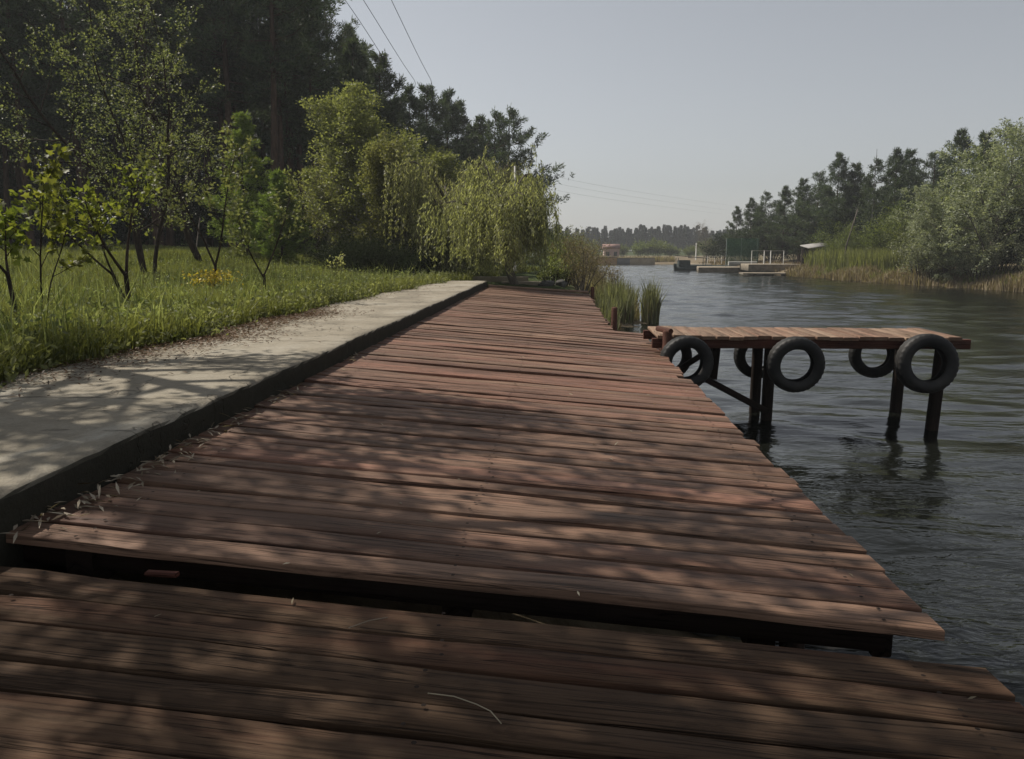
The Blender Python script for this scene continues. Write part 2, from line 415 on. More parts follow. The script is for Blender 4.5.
# ------------------------------------------------------------------ the setting
def axis_pts(*segs):
    o = []
    for a, b, st in segs: o += list(np.arange(a, b, st))
    o.append(segs[-1][1]); return np.array(o)
gx = axis_pts((-420, -60, 30), (-60, -24, 3), (-24, -4, .6), (-4, 4, .2), (4, 40, .8), (40, 100, 5), (100, 620, 40))
gy = axis_pts((-60, -4, 4), (-4, 21.5, .6), (21.5, 24, .1), (24, 60, .6), (60, 130, 1), (130, 240, 6), (240, 900, 40))
X, Y = np.meshgrid(gx, gy)
Z = ground(X, Y)
rg = np.random.default_rng(5)
Z = Z + rg.normal(0, .012, Z.shape)*(np.abs(X) < 60)
nx, ny = len(gx), len(gy)
i = (np.arange(ny-1)[:, None]*nx + np.arange(nx-1)[None, :]).ravel()
mb = MB(); mb.add(np.stack([X, Y, Z], -1).reshape(-1, 3), np.stack([i, i+1, i+nx+1, i+nx], -1))
tag(mb.build('ground', M['ground'], None, True), 'grassy river banks and soil running to the horizon', 'ground', None, 'structure')

rw = np.random.default_rng(19)
wy = [-60.0, -40, -20, -8, -2]
while wy[-1] < 136: wy.append(wy[-1]+.05+.0042*max(0, wy[-1]))
wy = np.array(wy); wx = axis_pts((-3, -1, .5), (-1, 16, .11), (16, 46, .2))
X, Y = np.meshgrid(wx, wy); sp = np.maximum(.12, .05+.0042*np.maximum(Y, 0)); Zw = np.zeros(X.shape)
gu = .75+.3*np.sin(X*.31+1.7*np.sin(Y*.13))+.3*np.sin(Y*.37+X*.12+2)
for k in range(34):
    lam = .32*(9.0**rw.uniform(0, 1)); th = rw.normal(PI/2, .5); ph = rw.uniform(0, 2*PI); kx_, ky_ = 2*PI/lam*math.cos(th), 2*PI/lam*math.sin(th)
    warp = .35*np.sin(X*.45+rw.uniform(0, 6)+.3*Y)
    Zw += .021*lam/(2*PI)*np.sin(kx_*X+ky_*Y+ph+warp*2)*sm((lam/sp-2.2)/2)*(gu if lam < 1.2 else 1)
mb = MB(); nx, ny = len(wx), len(wy)
i = (np.arange(ny-1)[:, None]*nx+np.arange(nx-1)[None, :]).ravel()
mb.add(np.stack([X, Y, WATER+Zw], -1).reshape(-1, 3), np.stack([i, i+1, i+nx+1, i+nx], -1))
tag(mb.build('water', M['water'], None, True), 'dark rippled river water beside the boardwalk', 'water', None, 'structure')

# concrete path with a rough kerb face
rng = np.random.default_rng(11)
ys = np.arange(-6, 22.3, .11); n = len(ys)
kx = -1.955 + .012*np.cumsum(rng.normal(0, 1, n))/np.sqrt(np.arange(1, n+1)) + rng.normal(0, .002, n)
lx = np.interp(ys, [-6, 10, 15, 22.3], [-3.72, -3.6, -3.5, -3.1]) + rng.normal(0, .03, n)
zt = .16 + .004*np.sin(ys*1.7) + rng.normal(0, .0015, n)
prof = []
cols = 12
for k in range(cols+1):
    t = k/cols; prof.append(np.stack([lx+(kx-.018-lx)*t, ys, zt + rng.normal(0, .0015, n)*(0 < k < cols)], -1))
chip = .03*np.clip(np.sin(ys*5.1+2*np.sin(ys*1.7))*np.sin(ys*11.3+1)-.35, 0, 1)+.006*rng.random(n)
prof[-1][:, 0] -= chip; prof.append(np.stack([kx-.004-chip*.7, ys, zt-.008-chip*.5], -1)); prof.append(np.stack([kx, ys, zt-.025], -1))
for zz, dx in ((.08, .0), (.02, -.006), (-.45, -.01)):
    prof.append(np.stack([kx+dx+rng.normal(0, .002, n), ys, np.full(n, zz)], -1))
P = np.stack(prof, 1); m_ = P.shape[1]
i = (np.arange(n-1)[:, None]*m_+np.arange(m_-1)[None, :]).ravel()
mb = MB(); mb.add(P.reshape(-1, 3), np.stack([i, i+m_, i+m_+1, i+1][::-1], -1))
ap = [(P[-1, k]) for k in range(m_)]; base = [tuple(v) for v in ap]
mb.add(np.array(base+[(lx[-1], ys[-1], -.45)]), None, [(m_, k+1, k) for k in range(m_-1)])
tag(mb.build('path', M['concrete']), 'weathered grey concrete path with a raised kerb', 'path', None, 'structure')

# low concrete ledge across the far end of the path
mb = MB(); box(mb, (-2.6, 24.6, .06), (3.4, .32, .28), R(2), .4, .5, .02)
tag(mb.build('concrete_ledge', M['slab']), 'low concrete ledge lying across the far end of the path', 'ledge')
mb = MB(); box(mb, (-.9, 23.9, -.02), (1.5, .35, .2), R(-4), .6, .5, .02)
tag(mb.build('concrete_block', M['slab']), 'pale concrete block between the far ledge and the willow trunk', 'block')
def rock(name, c, r, seed, mat, label, cat='stone', group=None, sq=(1, 1, .7)):
    g = np.random.default_rng(seed); mb = MB(); a, b = 12, 8; V = []
    k1, k2, k3 = g.normal(size=(3, 3))*2.2
    for q in range(b+1):
        for p_ in range(a):
            th = PI*q/b; ph = 2*PI*p_/a
            d = np.array([math.sin(th)*math.cos(ph), math.sin(th)*math.sin(ph), math.cos(th)])
            rr = r*(1+.16*math.sin(d@k1+1)+.13*math.sin(d@k2)+.08*math.sin(2*(d@k3)))
            V.append(d*rr*np.array(sq))
    Q = [(q*a+p_, q*a+(p_+1) % a, (q+1)*a+(p_+1) % a, (q+1)*a+p_) for q in range(b) for p_ in range(a)]
    mb.add(np.array(V), Q); o = mb.build(name, mat); o.location = c
    return tag(o, label, cat, group)
rock('stone', (.78, 4.22, -1.04), .12, 1, M['stone'], 'pale angular stone seen down through the gap in the boardwalk', group='stones on the bank under the boardwalk', sq=(1.3, .8, .7))
rock('stone', (1.0, 4.3, -1.08), .13, 2, M['stone'], 'grey stone just right of the pale one seen through the gap', group='stones on the bank under the boardwalk', sq=(1.3, .8, .7))
rock('stone', (1.5, 4.3, -1.17), .22, 3, M['stone'], 'wide dark wet stone at the right end of the boardwalk gap', group='stones on the bank under the boardwalk', sq=(1.6, .8, .5))
rock('stone', (-.35, 23.6, .0), .22, 4, M['stone'], 'grey boulder beside the willow trunk past the far deck end', group='boulders past the deck end')
rock('stone', (.1, 24.1, -.02), .18, 6, M['stone'], 'small pale boulder at the foot of the dry shrubs past the deck', group='boulders past the deck end')

# ------------------------------------------------------------------ boardwalk
def zdeck(x, drop=0.0):
    return -.22*(x+1.957)/3.2 - drop
def plank(mb, xl, yl, xr, yr, w, th, rng, zf, old=.5):
    """a board from its left end to its right end: bowed, chamfered, cut a little unevenly"""
    n = 15; t = np.linspace(0, 1, n); b = rng.uniform(.002, .0045)
    x = xl+(xr-xl)*t; yc = yl+(yr-yl)*t + rng.normal(0, .004)*np.sin(PI*t) + rng.normal(0, .0025, n)
    z = zf(x) + rng.normal(0, .003) + rng.normal(0, .005)*np.sin(PI*t) + rng.normal(0, .006)*(t-.5) + .003*np.sin(t*rng.uniform(4, 16)+rng.uniform(0, 6)) + rng.normal(0, .0012, n)
    roll = rng.normal(0, .022)
    hw = w/2*(1+.02*np.sin(t*rng.uniform(3, 10)))
    ring = [(-1, -th, 0), (1, -th, 0), (1, -b, 0), (1, 0, -b), (-1, 0, b), (-1, -b, 0)]
    V = np.zeros((n, 7, 3)); UV = np.zeros((n, 7, 2)); u0 = rng.uniform(0, 400); v0 = rng.uniform(0, 60)
    per = [0, w, w+th, w+th+.006, 2*w+th, 2*w+th+.006, 2*w+2*th]
    for k in range(7):
        s, zz, dy = ring[k % 6]
        yy = s*hw + dy + (rng.normal(0, .0016, n) if zz > -th*.9 else 0)
        V[:, k, 0] = x; V[:, k, 1] = yc+yy; V[:, k, 2] = z+zz+roll*yy
        UV[:, k, 0] = u0+x; UV[:, k, 1] = v0+per[k]
    V[:, 6] = V[:, 0]
    i = (np.arange(n-1)[:, None]*7+np.arange(6)[None, :]).ravel()
    tint = np.clip(rng.normal(.5, .26), 0, 1); wear = np.clip(rng.normal(old, .3), 0, 1)
    mb.add(V.reshape(-1, 3), np.stack([i, i+1, i+8, i+7], -1), None, UV.reshape(-1, 2), tint, wear)
    for e in (0, n-1):
        mb.add(V[e, :6], [(0, 1, 2, 5), (5, 2, 3, 4)], None, UV[e, :6], tint*.8, wear)
    return tint
def nails(mb, x, y, z, rng):
    a = np.arange(6)*PI/3; r = .0075
    v = [(x, y, z+.003)]+[(x+r*math.cos(q), y+r*math.sin(q), z+.002) for q in a]
    mb.add(v, None, [(0, 1+k, 1+(k+1) % 6) for k in range(6)])

rng = np.random.default_rng(21)
bw = thing('boardwalk', 'long red-brown plank boardwalk sloping to the water beside the kerb', 'boardwalk')
mb = MB(); nm = MB()
y = 2.62; yr = 2.50; k = 0
while y < 22.0:
    w = rng.choice([.115, .13, .145, .155, .17, .185]) + rng.normal(0, .004)
    gap = abs(rng.normal(.003, .003)) + (.026 if rng.random() < .10 else .013)
    # boards fan a little: the right-hand end moves at its own pace
    target = np.interp(y, [2.5, 5, 8, 10, 12, 13, 18, 22], [-.12, -.16, -.2, -.3, -.05, -.2, -.15, .1])
    wr = w+gap + np.clip((y+target)-yr, -.03, .03)
    yl, yc2 = y+w/2, yr+w/2
    wide = y < 12.0
    xr = (1.262 if wide else .845) + rng.normal(0, .018) - (.09 if rng.random() < .06 else 0)
    xl = -1.975 + abs(rng.normal(0, .014))
    plank(mb, xl, yl, xr, yc2, min(w, wr-gap*.9), .034, rng, zdeck, .45 if rng.random() > .2 else .8)
    for nxp in (-1.7, -.35, .75 if not wide else 1.08):
        for dy in (-.04, .045):
            tt = (nxp-xl)/(xr-xl); nails(nm, nxp+rng.normal(0, .012), yl+(yc2-yl)*tt+dy, zdeck(nxp)+.008, rng)
    y += w+gap; yr += wr; k += 1
decking = mb.build('decking', M['deck'], bw); tag(nm.build('nail_heads', M['dark_wood'], decking), kind='stuff')
for xx, d in ((-1.72, .1), (-.35, .1), (.72, .1)):
    mb = MB(); beam(mb, (xx, 2.66, zdeck(xx)-.13), (xx, 21.9, zdeck(xx)-.13), .1, .15, .3); mb.build('joist', M['dark_wood'], bw)
mb = MB(); beam(mb, (1.16, 2.72, zdeck(1.16)-.135), (1.16, 11.9, zdeck(1.16)-.135), .07, .16, .3); mb.build('edge_beam', M['dark_wood'], bw)
mb = MB(); beam(mb, (-1.95, 2.72, zdeck(-1.95)-.087), (1.12, 2.62, zdeck(1.12)-.087), .05, .10, .2); mb.build('end_beam', M['dark_wood'], bw)
mb = MB(); beam(mb, (-1.9, 22.08, .03), (.85, 22.12, -.14), .1, .06, .9); mb.build('edge_board', M['pier_wood'], bw)
for yy in (3.6, 6.2, 9.0, 11.6):
    mb = MB(); tube(mb, [(1.12, yy, -2.3), (1.12, yy, zdeck(1.12)-.22)], .06, 8); mb.build('pile', M['dark_wood'], bw)

rng = np.random.default_rng(33)
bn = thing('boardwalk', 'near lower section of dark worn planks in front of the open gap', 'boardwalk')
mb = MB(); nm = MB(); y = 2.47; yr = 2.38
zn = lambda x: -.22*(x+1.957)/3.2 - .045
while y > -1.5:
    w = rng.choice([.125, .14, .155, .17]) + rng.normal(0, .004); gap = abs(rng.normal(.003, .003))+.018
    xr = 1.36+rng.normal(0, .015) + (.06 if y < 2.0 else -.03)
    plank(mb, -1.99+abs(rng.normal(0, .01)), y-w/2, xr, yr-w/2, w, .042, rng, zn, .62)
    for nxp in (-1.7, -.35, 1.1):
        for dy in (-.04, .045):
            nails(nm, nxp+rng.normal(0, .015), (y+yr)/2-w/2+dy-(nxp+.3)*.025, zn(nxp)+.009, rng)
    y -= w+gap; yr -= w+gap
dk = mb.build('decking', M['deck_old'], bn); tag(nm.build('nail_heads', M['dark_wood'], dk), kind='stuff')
for xx in (-1.72, -.35, 1.0):
    mb = MB(); beam(mb, (xx, -1.5, zn(xx)-.13), (xx, 2.34, zn(xx)-.13), .1, .15, .3); mb.build('joist', M['dark_wood'], bn)
mb = MB(); box(mb, (-1.33, 2.50, -.083), (.11, .03, .014), R(-4), .3, .1, .004)
tag(mb.build('wood_offcut', M['stub_wood']), 'small pinkish wood offcut wedged in the boardwalk gap', 'wood scrap')
for xx, yy, hh, lb in ((.93, 13.35, .26, 'short round stake at the step where the boardwalk narrows'), (.92, 21.7, .22, 'short dark stake at the far right corner of the boardwalk')):
    mb = MB(); tube(mb, [(xx, yy, -1.6), (xx+.01, yy, -.6), (xx+.015, yy, zdeck(.85)+hh-.02), (xx+.015, yy, zdeck(.85)+hh)], [.055, .055, .05, .035], 9)
    tag(mb.build('mooring_stake', M['stub_wood'], None, True), lb, 'stake', 'stakes along the boardwalk edge')

# ------------------------------------------------------------------ side pier
PF, PB, PX0, PX1 = 9.58, 10.74, 1.20, 4.76
pier = thing('pier', 'narrow plank pier on posts standing out over the water', 'pier')
rng = np.random.default_rng(8); mb = MB()
x = PX0
while x < PX1-.02:
    w = rng.choice([.15, .16, .175]) ; g = abs(rng.normal(.006, .003))+.002
    z0 = .0 + rng.normal(0, .003) - .012*sm((x-1.2)/.6) ; ln = PB-PF+rng.normal(0, .02); u0 = rng.uniform(.2, .9)
    box(mb, (x+w/2, (PF+PB)/2+rng.normal(0, .012), z0-.02), (w, ln, .04), rng.normal(0, .006), u0, rng.uniform(.3, .8), .005)
    x += w+g
mb.build('decking', M['pier_wood'], pier)
for yy in (PF+.09, PB-.09):
    mb = MB(); beam(mb, (PX0-.06, yy, -.105), (PX1+.09, yy, -.095), .08, .115, .4); mb.build('beam', M['stub_wood'], pier)
mb = MB(); beam(mb, (PX0+.1, PF+.1, -.19), (PX0+.1, PB-.1, -.19), .08, .08, .4); mb.build('cross_beam', M['stub_wood'], pier)
posts = [(2.62, PF+.36, .02), (2.64, PB-.1, .01), (4.56, PF+.13, .09), (4.47, PB-.14, .04)]
for (xx, yy, ln) in posts:
    mb = MB(); beam(mb, (xx-ln, yy, -2.4), (xx, yy, -.165), .12, .12, .4, .015); mb.build('post', M['dark_wood'], pier)
def pt(u, v, Y): return aty(u, v, Y)
mb = MB(); beam(mb, pt(700, 376, PF+.2), pt(766, 411, PF+.30), .05, .08, .4); mb.build('brace', M['dark_wood'], pier)
mb = MB(); beam(mb, pt(672, 374, PB-.25), pt(722, 342, PB-.2), .05, .07, .4); mb.build('brace', M['dark_wood'], pier)
mb = MB(); beam(mb, pt(713, 379, PB-.3), pt(717, 344, PB-.3), .09, .09, .4); mb.build('strut', M['dark_wood'], pier)
mb = MB(); tube(mb, [(1.30, PF-.02, -.42), (1.305, PF-.02, .04), (1.305, PF-.02, .06)], [.055, .055, .04], 10); mb.build('corner_post', M['stub_wood'], pier, True)
mb = MB(); tube(mb, [(1.34, PF-.07, .05), (1.22, PF+.2, .06)], .034, 9); mb.build('log', M['stub_wood'], pier, True)

# tyres
def tyre_mesh(Ro=.345, W=.2, Ri=.2):
    mb = MB(); h = W/2
    pr = [(Ri, -h*.62), (Ri+.012, -h*.78), (Ri+.05, -h*.98), (Ri+.09, -h), (Ro-.04, -h*.93), (Ro-.015, -h*.8), (Ro-.004, -h*.68)]
    tr = [(Ro, -h*.5), (Ro, -h*.42), (Ro-.012, -h*.40), (Ro-.012, -h*.32), (Ro+.001, -h*.3), (Ro+.001, -h*.06), (Ro-.012, -h*.05)]
    side = pr+tr
    outer = side+[(r, -yv) for r, yv in side[::-1]]
    inner = [(Ri+.004, h*.5), (Ri+.03, h*.72), (Ro-.05, h*.76), (Ro-.03, h*.5), (Ro-.03, -h*.5), (Ro-.05, -h*.76), (Ri+.03, -h*.72), (Ri+.004, -h*.5)]
    ring = np.array(outer+inner); m_ = len(ring); n = 96
    V = np.zeros((n, m_, 3))
    for k in range(n):
        a = 2*PI*k/n; rr = ring[:, 0].copy()
        notch = (np.abs(ring[:, 1]) > h*.45) & (ring[:, 0] > Ro-.02) & (np.arange(m_) < len(outer))
        if k % 3 == 0: rr = rr - .009*notch
        V[k, :, 0] = rr*math.cos(a); V[k, :, 2] = rr*math.sin(a); V[k, :, 1] = ring[:, 1]
    Q = []
    for k in range(n):
        for j in range(m_):
            Q.append((k*m_+j, k*m_+(j+1) % m_, ((k+1) % n)*m_+(j+1) % m_, ((k+1) % n)*m_+j))
    mb.add(V.reshape(-1, 3), Q); return mb.mesh('tyre', M['rubber'], True)
tm = tyre_mesh()
rng = np.random.default_rng(3)
G = 'tyre fenders hung along the pier'
def tyre(u, v, Y, s, label, rz=0, rx=0):
    o = bpy.data.objects.new('tyre', tm); COL.objects.link(o)
    o.location = aty(u, v, Y); o.rotation_euler = (rx, rng.uniform(0, 3), 0); o.rotation_mode = 'ZXY'; o.rotation_euler = (rx, rng.uniform(0, 3), rz); o.scale = (s, s, s)
    tag(o, label, 'tyre', G)
    mb = MB(); z1 = .36*s; c = Vector(o.location)
    return o
ya, yb = PF-.115, PB+.115
tyre(686, 362.5, ya-.02, .92, 'front tyre nearest the boardwalk, half hidden by its plank edge', R(7), R(-3))
tyre(795.5, 364.5, ya, .95, 'middle front tyre hanging between the pier posts', R(3), R(-2))
tyre(926.5, 363.5, ya, 1.0, 'big front tyre at the outer end of the pier', R(-4), R(-2))
tyre(668, 356, yb, .92, 'rear tyre nearest the boardwalk, glimpsed through the front tyre', R(-6), R(2))
tyre(758, 355, yb, .92, 'middle rear tyre behind the inner pier posts', R(4), R(2))
tyre(874, 354, yb, .92, 'rear tyre behind the outer pier posts, only its lower rim showing', R(-3), R(2))

# ------------------------------------------------------------------ plants
def grow(wood, rng, p, d, ln, r, lvl, spec, tips, tint=.5):
    """a limb with side limbs; leaf places are collected in tips"""
    n = max(3, int(ln/spec['seg'])+2); st = ln/(n-1); pts = [np.array(p, float)]; d = np.array(d, float); d /= np.linalg.norm(d)
    dirs = [d]
    for k in range(n-1):
        d = d + rng.normal(0, spec['wob'] if lvl else spec.get('wob0', spec['wob']), 3) + np.array([0, 0, spec['up'][lvl]])*st
        d /= np.linalg.norm(d); pts.append(pts[-1]+d*st); dirs.append(d)
    pts = np.array(pts)
    if 'avoid' in spec and lvl > 0:   # unseen shade crowns: limbs that would enter the camera view are dropped
        w_ = pts+np.array(spec['avoid'])-CAM; fz = w_@_f
        if np.any((fz > 0) & (w_@_u < .54*fz) & (w_@_r > -.70*fz)): return
    rad = np.linspace(r, max(r*spec['tip'][lvl], .0025), n)
    tube(wood, pts, rad, 7 if lvl == 0 else (5 if lvl == 1 else 3), tint, lvl == 0)
    last = lvl == len(spec['n'])
    if lvl >= spec['leaf_from']:
        f0 = .15 if last else .5
        for q in np.linspace(f0, 1, max(2, int(ln*spec['dens']))):
            k = min(n-2, int(q*(n-1))); fr = q*(n-1)-k
            tips.append((pts[k]*(1-fr)+pts[k+1]*fr, dirs[k]))
    if last: return
    cnt = spec['n'][lvl]; cnt = max(1, int(round(cnt*rng.uniform(.8, 1.2))))
    for c in range(cnt):
        q = spec['from'][lvl] + (1-spec['from'][lvl])*((c+rng.uniform(.1, .9))/cnt)
        k = min(n-2, int(q*(n-1))); fr = q*(n-1)-k
        pp = pts[k]*(1-fr)+pts[k+1]*fr
        ph = c*2.4+rng.uniform(-.5, .5); ax = dirs[k]
        s1 = np.cross(ax, [0.3, .2, 1.0] if abs(ax[2]) < .9 else [1.0, .1, 0]); s1 /= np.linalg.norm(s1); s2 = np.cross(ax, s1)
        an = spec['ang'][lvl]*rng.uniform(.75, 1.25)
        dd = ax*math.cos(an) + (s1*math.cos(ph)+s2*math.sin(ph))*math.sin(an)
        L = ln*spec['len'][lvl]*(1-spec['shape'][lvl]*q)*rng.uniform(.75, 1.2)
        grow(wood, rng, pp, dd, L, rad[k]*spec['rr'][lvl], lvl+1, spec, tips, tint)

def make_tree(name, label, cat, seed, H, r0, spec, bark, leafm, LW, per, jit, stems=1, lean=(0, 0), group=None, flat=.5, spread=.9, tint=None, extra=None, shape='diamond'):
    rng = np.random.default_rng(seed)
    t = thing(name, label, cat, group=group); wood = MB(); tips = []
    for s in range(stems):
        d = np.array([lean[0], lean[1], 1.0]) + (rng.normal(0, .16, 3)*[1, 1, 0] if stems > 1 else 0)
        p = np.array([0, 0, -.1]) + (np.array([rng.normal(0, .09), rng.normal(0, .09), 0]) if stems > 1 else 0)
        grow(wood, rng, p, d, H*(rng.uniform(.75, 1.05) if s else 1), r0*(rng.uniform(.6, .9) if s else 1), 0, spec, tips)
    wood.build('trunk', bark, t, True)
    P = np.array([a for a, b in tips]); D = np.array([b for a, b in tips])
    P = np.repeat(P, per, 0)+rng.normal(0, jit, (len(P)*per, 3)); D = np.repeat(D, per, 0)
    lf = MB(); keep = rng.random(len(P)) < .93
    leaves(lf, P[keep], LW[0], LW[1], rng, D[keep], spread, tint, flat, .15, shape)
    if extra: extra(lf, rng)
    lf.build('crown', leafm, t)
    return t
def fork(k, n=7, sub=.36):
    d = dict(SP_FORK); d['len'] = [k, sub, .5]; d['n'] = [2, n, 3]; return d
def put(t, x, y, rz=0, s=1, dz=0):
    t.location = (x, y, float(ground(x, y))+dz); t.rotation_euler[2] = rz; t.scale = (s, s, s) if not isinstance(s, tuple) else s
    return t

SP_SAP = dict(seg=.14, wob=.07, up=[.1, .1, .0], tip=[.35, .3, .3], n=[6, 3], ang=[.75, .8], len=[.42, .45], shape=[.35, .4], rr=[.6, .6], dens=9, leaf_from=1)
SP_SAP['from'] = [.42, .25]
SP_FORK = dict(seg=.14, wob=.05, up=[.05, .25, .1, 0], tip=[.8, .3, .3, .3], n=[2, 7, 3], ang=[.5, .7, .8], len=[1.6, .36, .5], shape=[.05, .45, .4], rr=[.75, .5, .6], dens=9, leaf_from=2)
SP_FORK['from'] = [.85, .35, .2]
SP_FRUIT = dict(seg=.3, wob=.10, up=[.02, .12, .05, .0], tip=[.12, .2, .3, .4], n=[16, 7, 4], ang=[.95, .8, .8], len=[.30, .42, .4], shape=[.6, .4, .4], rr=[.5, .5, .55], dens=8, leaf_from=1)
SP_FRUIT['from'] = [.14, .2, .1]
SP_BIRCH = dict(seg=.35, wob=.07, up=[.0, .05, -.2, -.5], tip=[.1, .2, .3, .4], n=[36, 9, 5], ang=[.85, .85, .7], len=[.42, .42, .5], shape=[.58, .4, .3], rr=[.4, .5, .5], dens=7, leaf_from=1)
SP_BIRCH['from'] = [.14, .12, .1]
SP_BUSH = dict(seg=.2, wob=.12, up=[.05, .1, .05, 0], tip=[.2, .3, .4, .4], n=[7, 6, 4], ang=[.6, .7, .8], len=[.55, .5, .45], shape=[.4, .4, .3], rr=[.6, .6, .6], dens=9, leaf_from=1)
SP_BUSH['from'] = [.12, .15, .1]
SP_SILV = dict(seg=.35, wob=.09, up=[.0, .05, .0, -.1], tip=[.1, .2, .3, .4], n=[20, 8, 4], ang=[.95, .8, .7], len=[.55, .45, .5], shape=[.55, .4, .3], rr=[.4, .5, .5], dens=9, leaf_from=2)
SP_SILV['from'] = [.08, .12, .1]
SP_SHADE = dict(wob0=.03, seg=.3, wob=.10, up=[.0, .08, .03, .0], tip=[.25, .2, .3, .4], n=[11, 7, 5], ang=[.8, .7, .8], len=[.40, .45, .42], shape=[.35, .4, .35], rr=[.55, .5, .55], dens=8, leaf_from=2)
SP_SHADE['from'] = [.46, .2, .15]

# near saplings by the path
put(make_tree('maple_sapling', 'forked maple sapling with big yellow-green leaves nearest the camera by the path', 'sapling', 1, .78, .024, fork(1.0, 6, .5), M['bark'], M['maple'], (.095, .085), 3, .04, lean=(-.12, 0), shape='maple', flat=.9), -5.18, 7.43)
put(make_tree('maple_sapling', 'thin straight maple sapling just behind the nearest forked one', 'sapling', 2, 1.75, .014, SP_SAP, M['bark'], M['maple'], (.095, .085), 3, .04, stems=2, lean=(.05, .0), shape='maple', flat=.9), -5.50, 8.4)
put(make_tree('young_tree', 'double stemmed sapling of yellow-green leaves before the fruit tree', 'sapling', 3, .8, .035, fork(1.7, 8, .38), M['bark'], M['maple'], (.07, .045), 3, .035, stems=2, lean=(-.08, 0), shape='oval'), -5.23, 9.68, 0, .95)
put(make_tree('young_tree', 'forked young tree standing over the yellow flowers', 'sapling', 4, .66, .03, fork(2.9, 10, .36), M['bark'], M['fruit'], (.07, .045), 5, .04, lean=(.05, 0), shape='oval'), -6.28, 14.4, 1.0, 1.1)
put(make_tree('young_tree', 'small forked young tree right of the yellow flowers', 'sapling', 5, .58, .026, fork(2.7, 9, .36), M['bark'], M['fruit'], (.065, .042), 5, .035, shape='oval'), -4.95, 13.3, 2.2, 1.0)
put(make_tree('young_tree', 'knee-high seedling with pale leaves in the grass before the juniper', 'sapling', 6, .75, .012, SP_SAP, M['bark'], M['willow'], (.07, .05), 2, .03), -5.53, 19.56)
put(make_tree('fruit_tree', 'tall dark multi-stemmed fruit tree with small dull leaves on the meadow', 'tree', 7, 7.4, .07, SP_FRUIT, M['bark'], M['fruit'], (.062, .038), 2, .03, stems=3), -9.98, 19.2)
put(make_tree('fruit_tree', 'slim bare-twigged tree rising behind the tall fruit tree', 'tree', 8, 9.5, .11, SP_FRUIT, M['bark'], M['fruit'], (.07, .045), 3, .03, stems=1), -11.3, 25.0)

# trees just out of the photograph, up left, that shade the deck
for q, (seed, x_, y_, H_, lb) in enumerate(((31, -6.3, 6.9, 8.4, 'tall leafy tree left of the path whose shadow dapples the planks'), (32, -5.5, 5.0, 8.2, 'tall leafy tree left of the path nearest the camera'), (36, -5.3, 3.3, 8.0, 'tall leafy tree left of the path just behind the camera'))):
    put(make_tree('shade_tree', lb, 'tree', seed, H_, .18, dict(SP_SHADE, rr=[.62, .55, .55], avoid=(x_, y_, .1)), M['bark'], M['fruit'], (.11, .08), 4, .12, lean=(.15, .0)), x_, y_, 0)

# larch-like young conifers
def conifer(name, label, seed, H, Rb, mat, group=None, nlev=26, start=.06, cat='tree', blades=9, bl=(.14, .03)):
    rng = np.random.default_rng(seed); t = thing(name, label, cat, group=group); wood = MB(); lf = MB()
    tube(wood, [(0, 0, -.1), (rng.normal(0, .05), 0, H*.5), (0, 0, H)], [H*.012, H*.008, .005], 7); P = []; D = []
    for k in range(nlev):
        q = start+(1-start)*(k/nlev); z = q*H; L0 = Rb*min(1, 1.25*(1-q)**.8)+.08
        for b in range(rng.integers(4, 7)):
            ph = rng.uniform(0, 2*PI); L = L0*rng.uniform(.6, 1.15); e = np.array([math.cos(ph), math.sin(ph), rng.uniform(.05, .45)])
            e2 = e*[1, 1, 0]; end = np.array([0, 0, z])+e*L; tube(wood, [(0, 0, z), np.array([0, 0, z])+e*L*.5, end+[0, 0, -.04*L]], [.012, .008, .003], 3, cap=False)
            m_ = int(5+L*12)
            for s in rng.uniform(.2, 1.05, m_):
                P.append(np.array([0, 0, z])+e*L*s+rng.normal(0, .06*L0**.5, 3)); D.append(e)
    P = np.repeat(np.array(P), blades, 0); D = np.repeat(np.array(D), blades, 0)
    leaves(lf, P+rng.normal(0, .03, P.shape), bl[0], bl[1], rng, D, .9)
    wood.build('trunk', M['bark'], t, True); lf.build('crown', mat, t); return t
put(conifer('young_larch', 'bright green pointed young larch before the dark pine wood', 41, 5.2, 1.35, M['larch']), -11.5, 29.5)
put(conifer('young_larch', 'smaller bright green larch right of the taller one', 42, 3.2, 1.0, M['larch']), -9.7, 28.0)

# birch and the trees around it
birch = put(make_tree('birch_tree', 'yellow-green birch with fine hanging twigs in front of the pines', 'tree', 51, 6.2, .10, SP_BIRCH, M['birch_bark'], M['birch'], (.095, .055), 5, .07), -6.6, 28.8, 0, (1.2, 1.2, 1.0))
put(make_tree('birch_tree', 'shorter birch leaning at the left foot of the tall one', 'tree', 52, 3.9, .07, SP_BIRCH, M['birch_bark'], M['birch'], (.09, .05), 5, .07), -5.5, 27.0)
put(dup(birch, (0, 0, 0), label='rounded green birch standing between the tall birch and the willows'), -4.6, 33.5, 2.0, (1.1, 1.1, .74))
put(dup(birch, (0, 0, 0), label='small dark birch half hidden beneath the pine edge left of the tall birch'), -8.6, 30.0, 4.0, (.8, .8, .72))

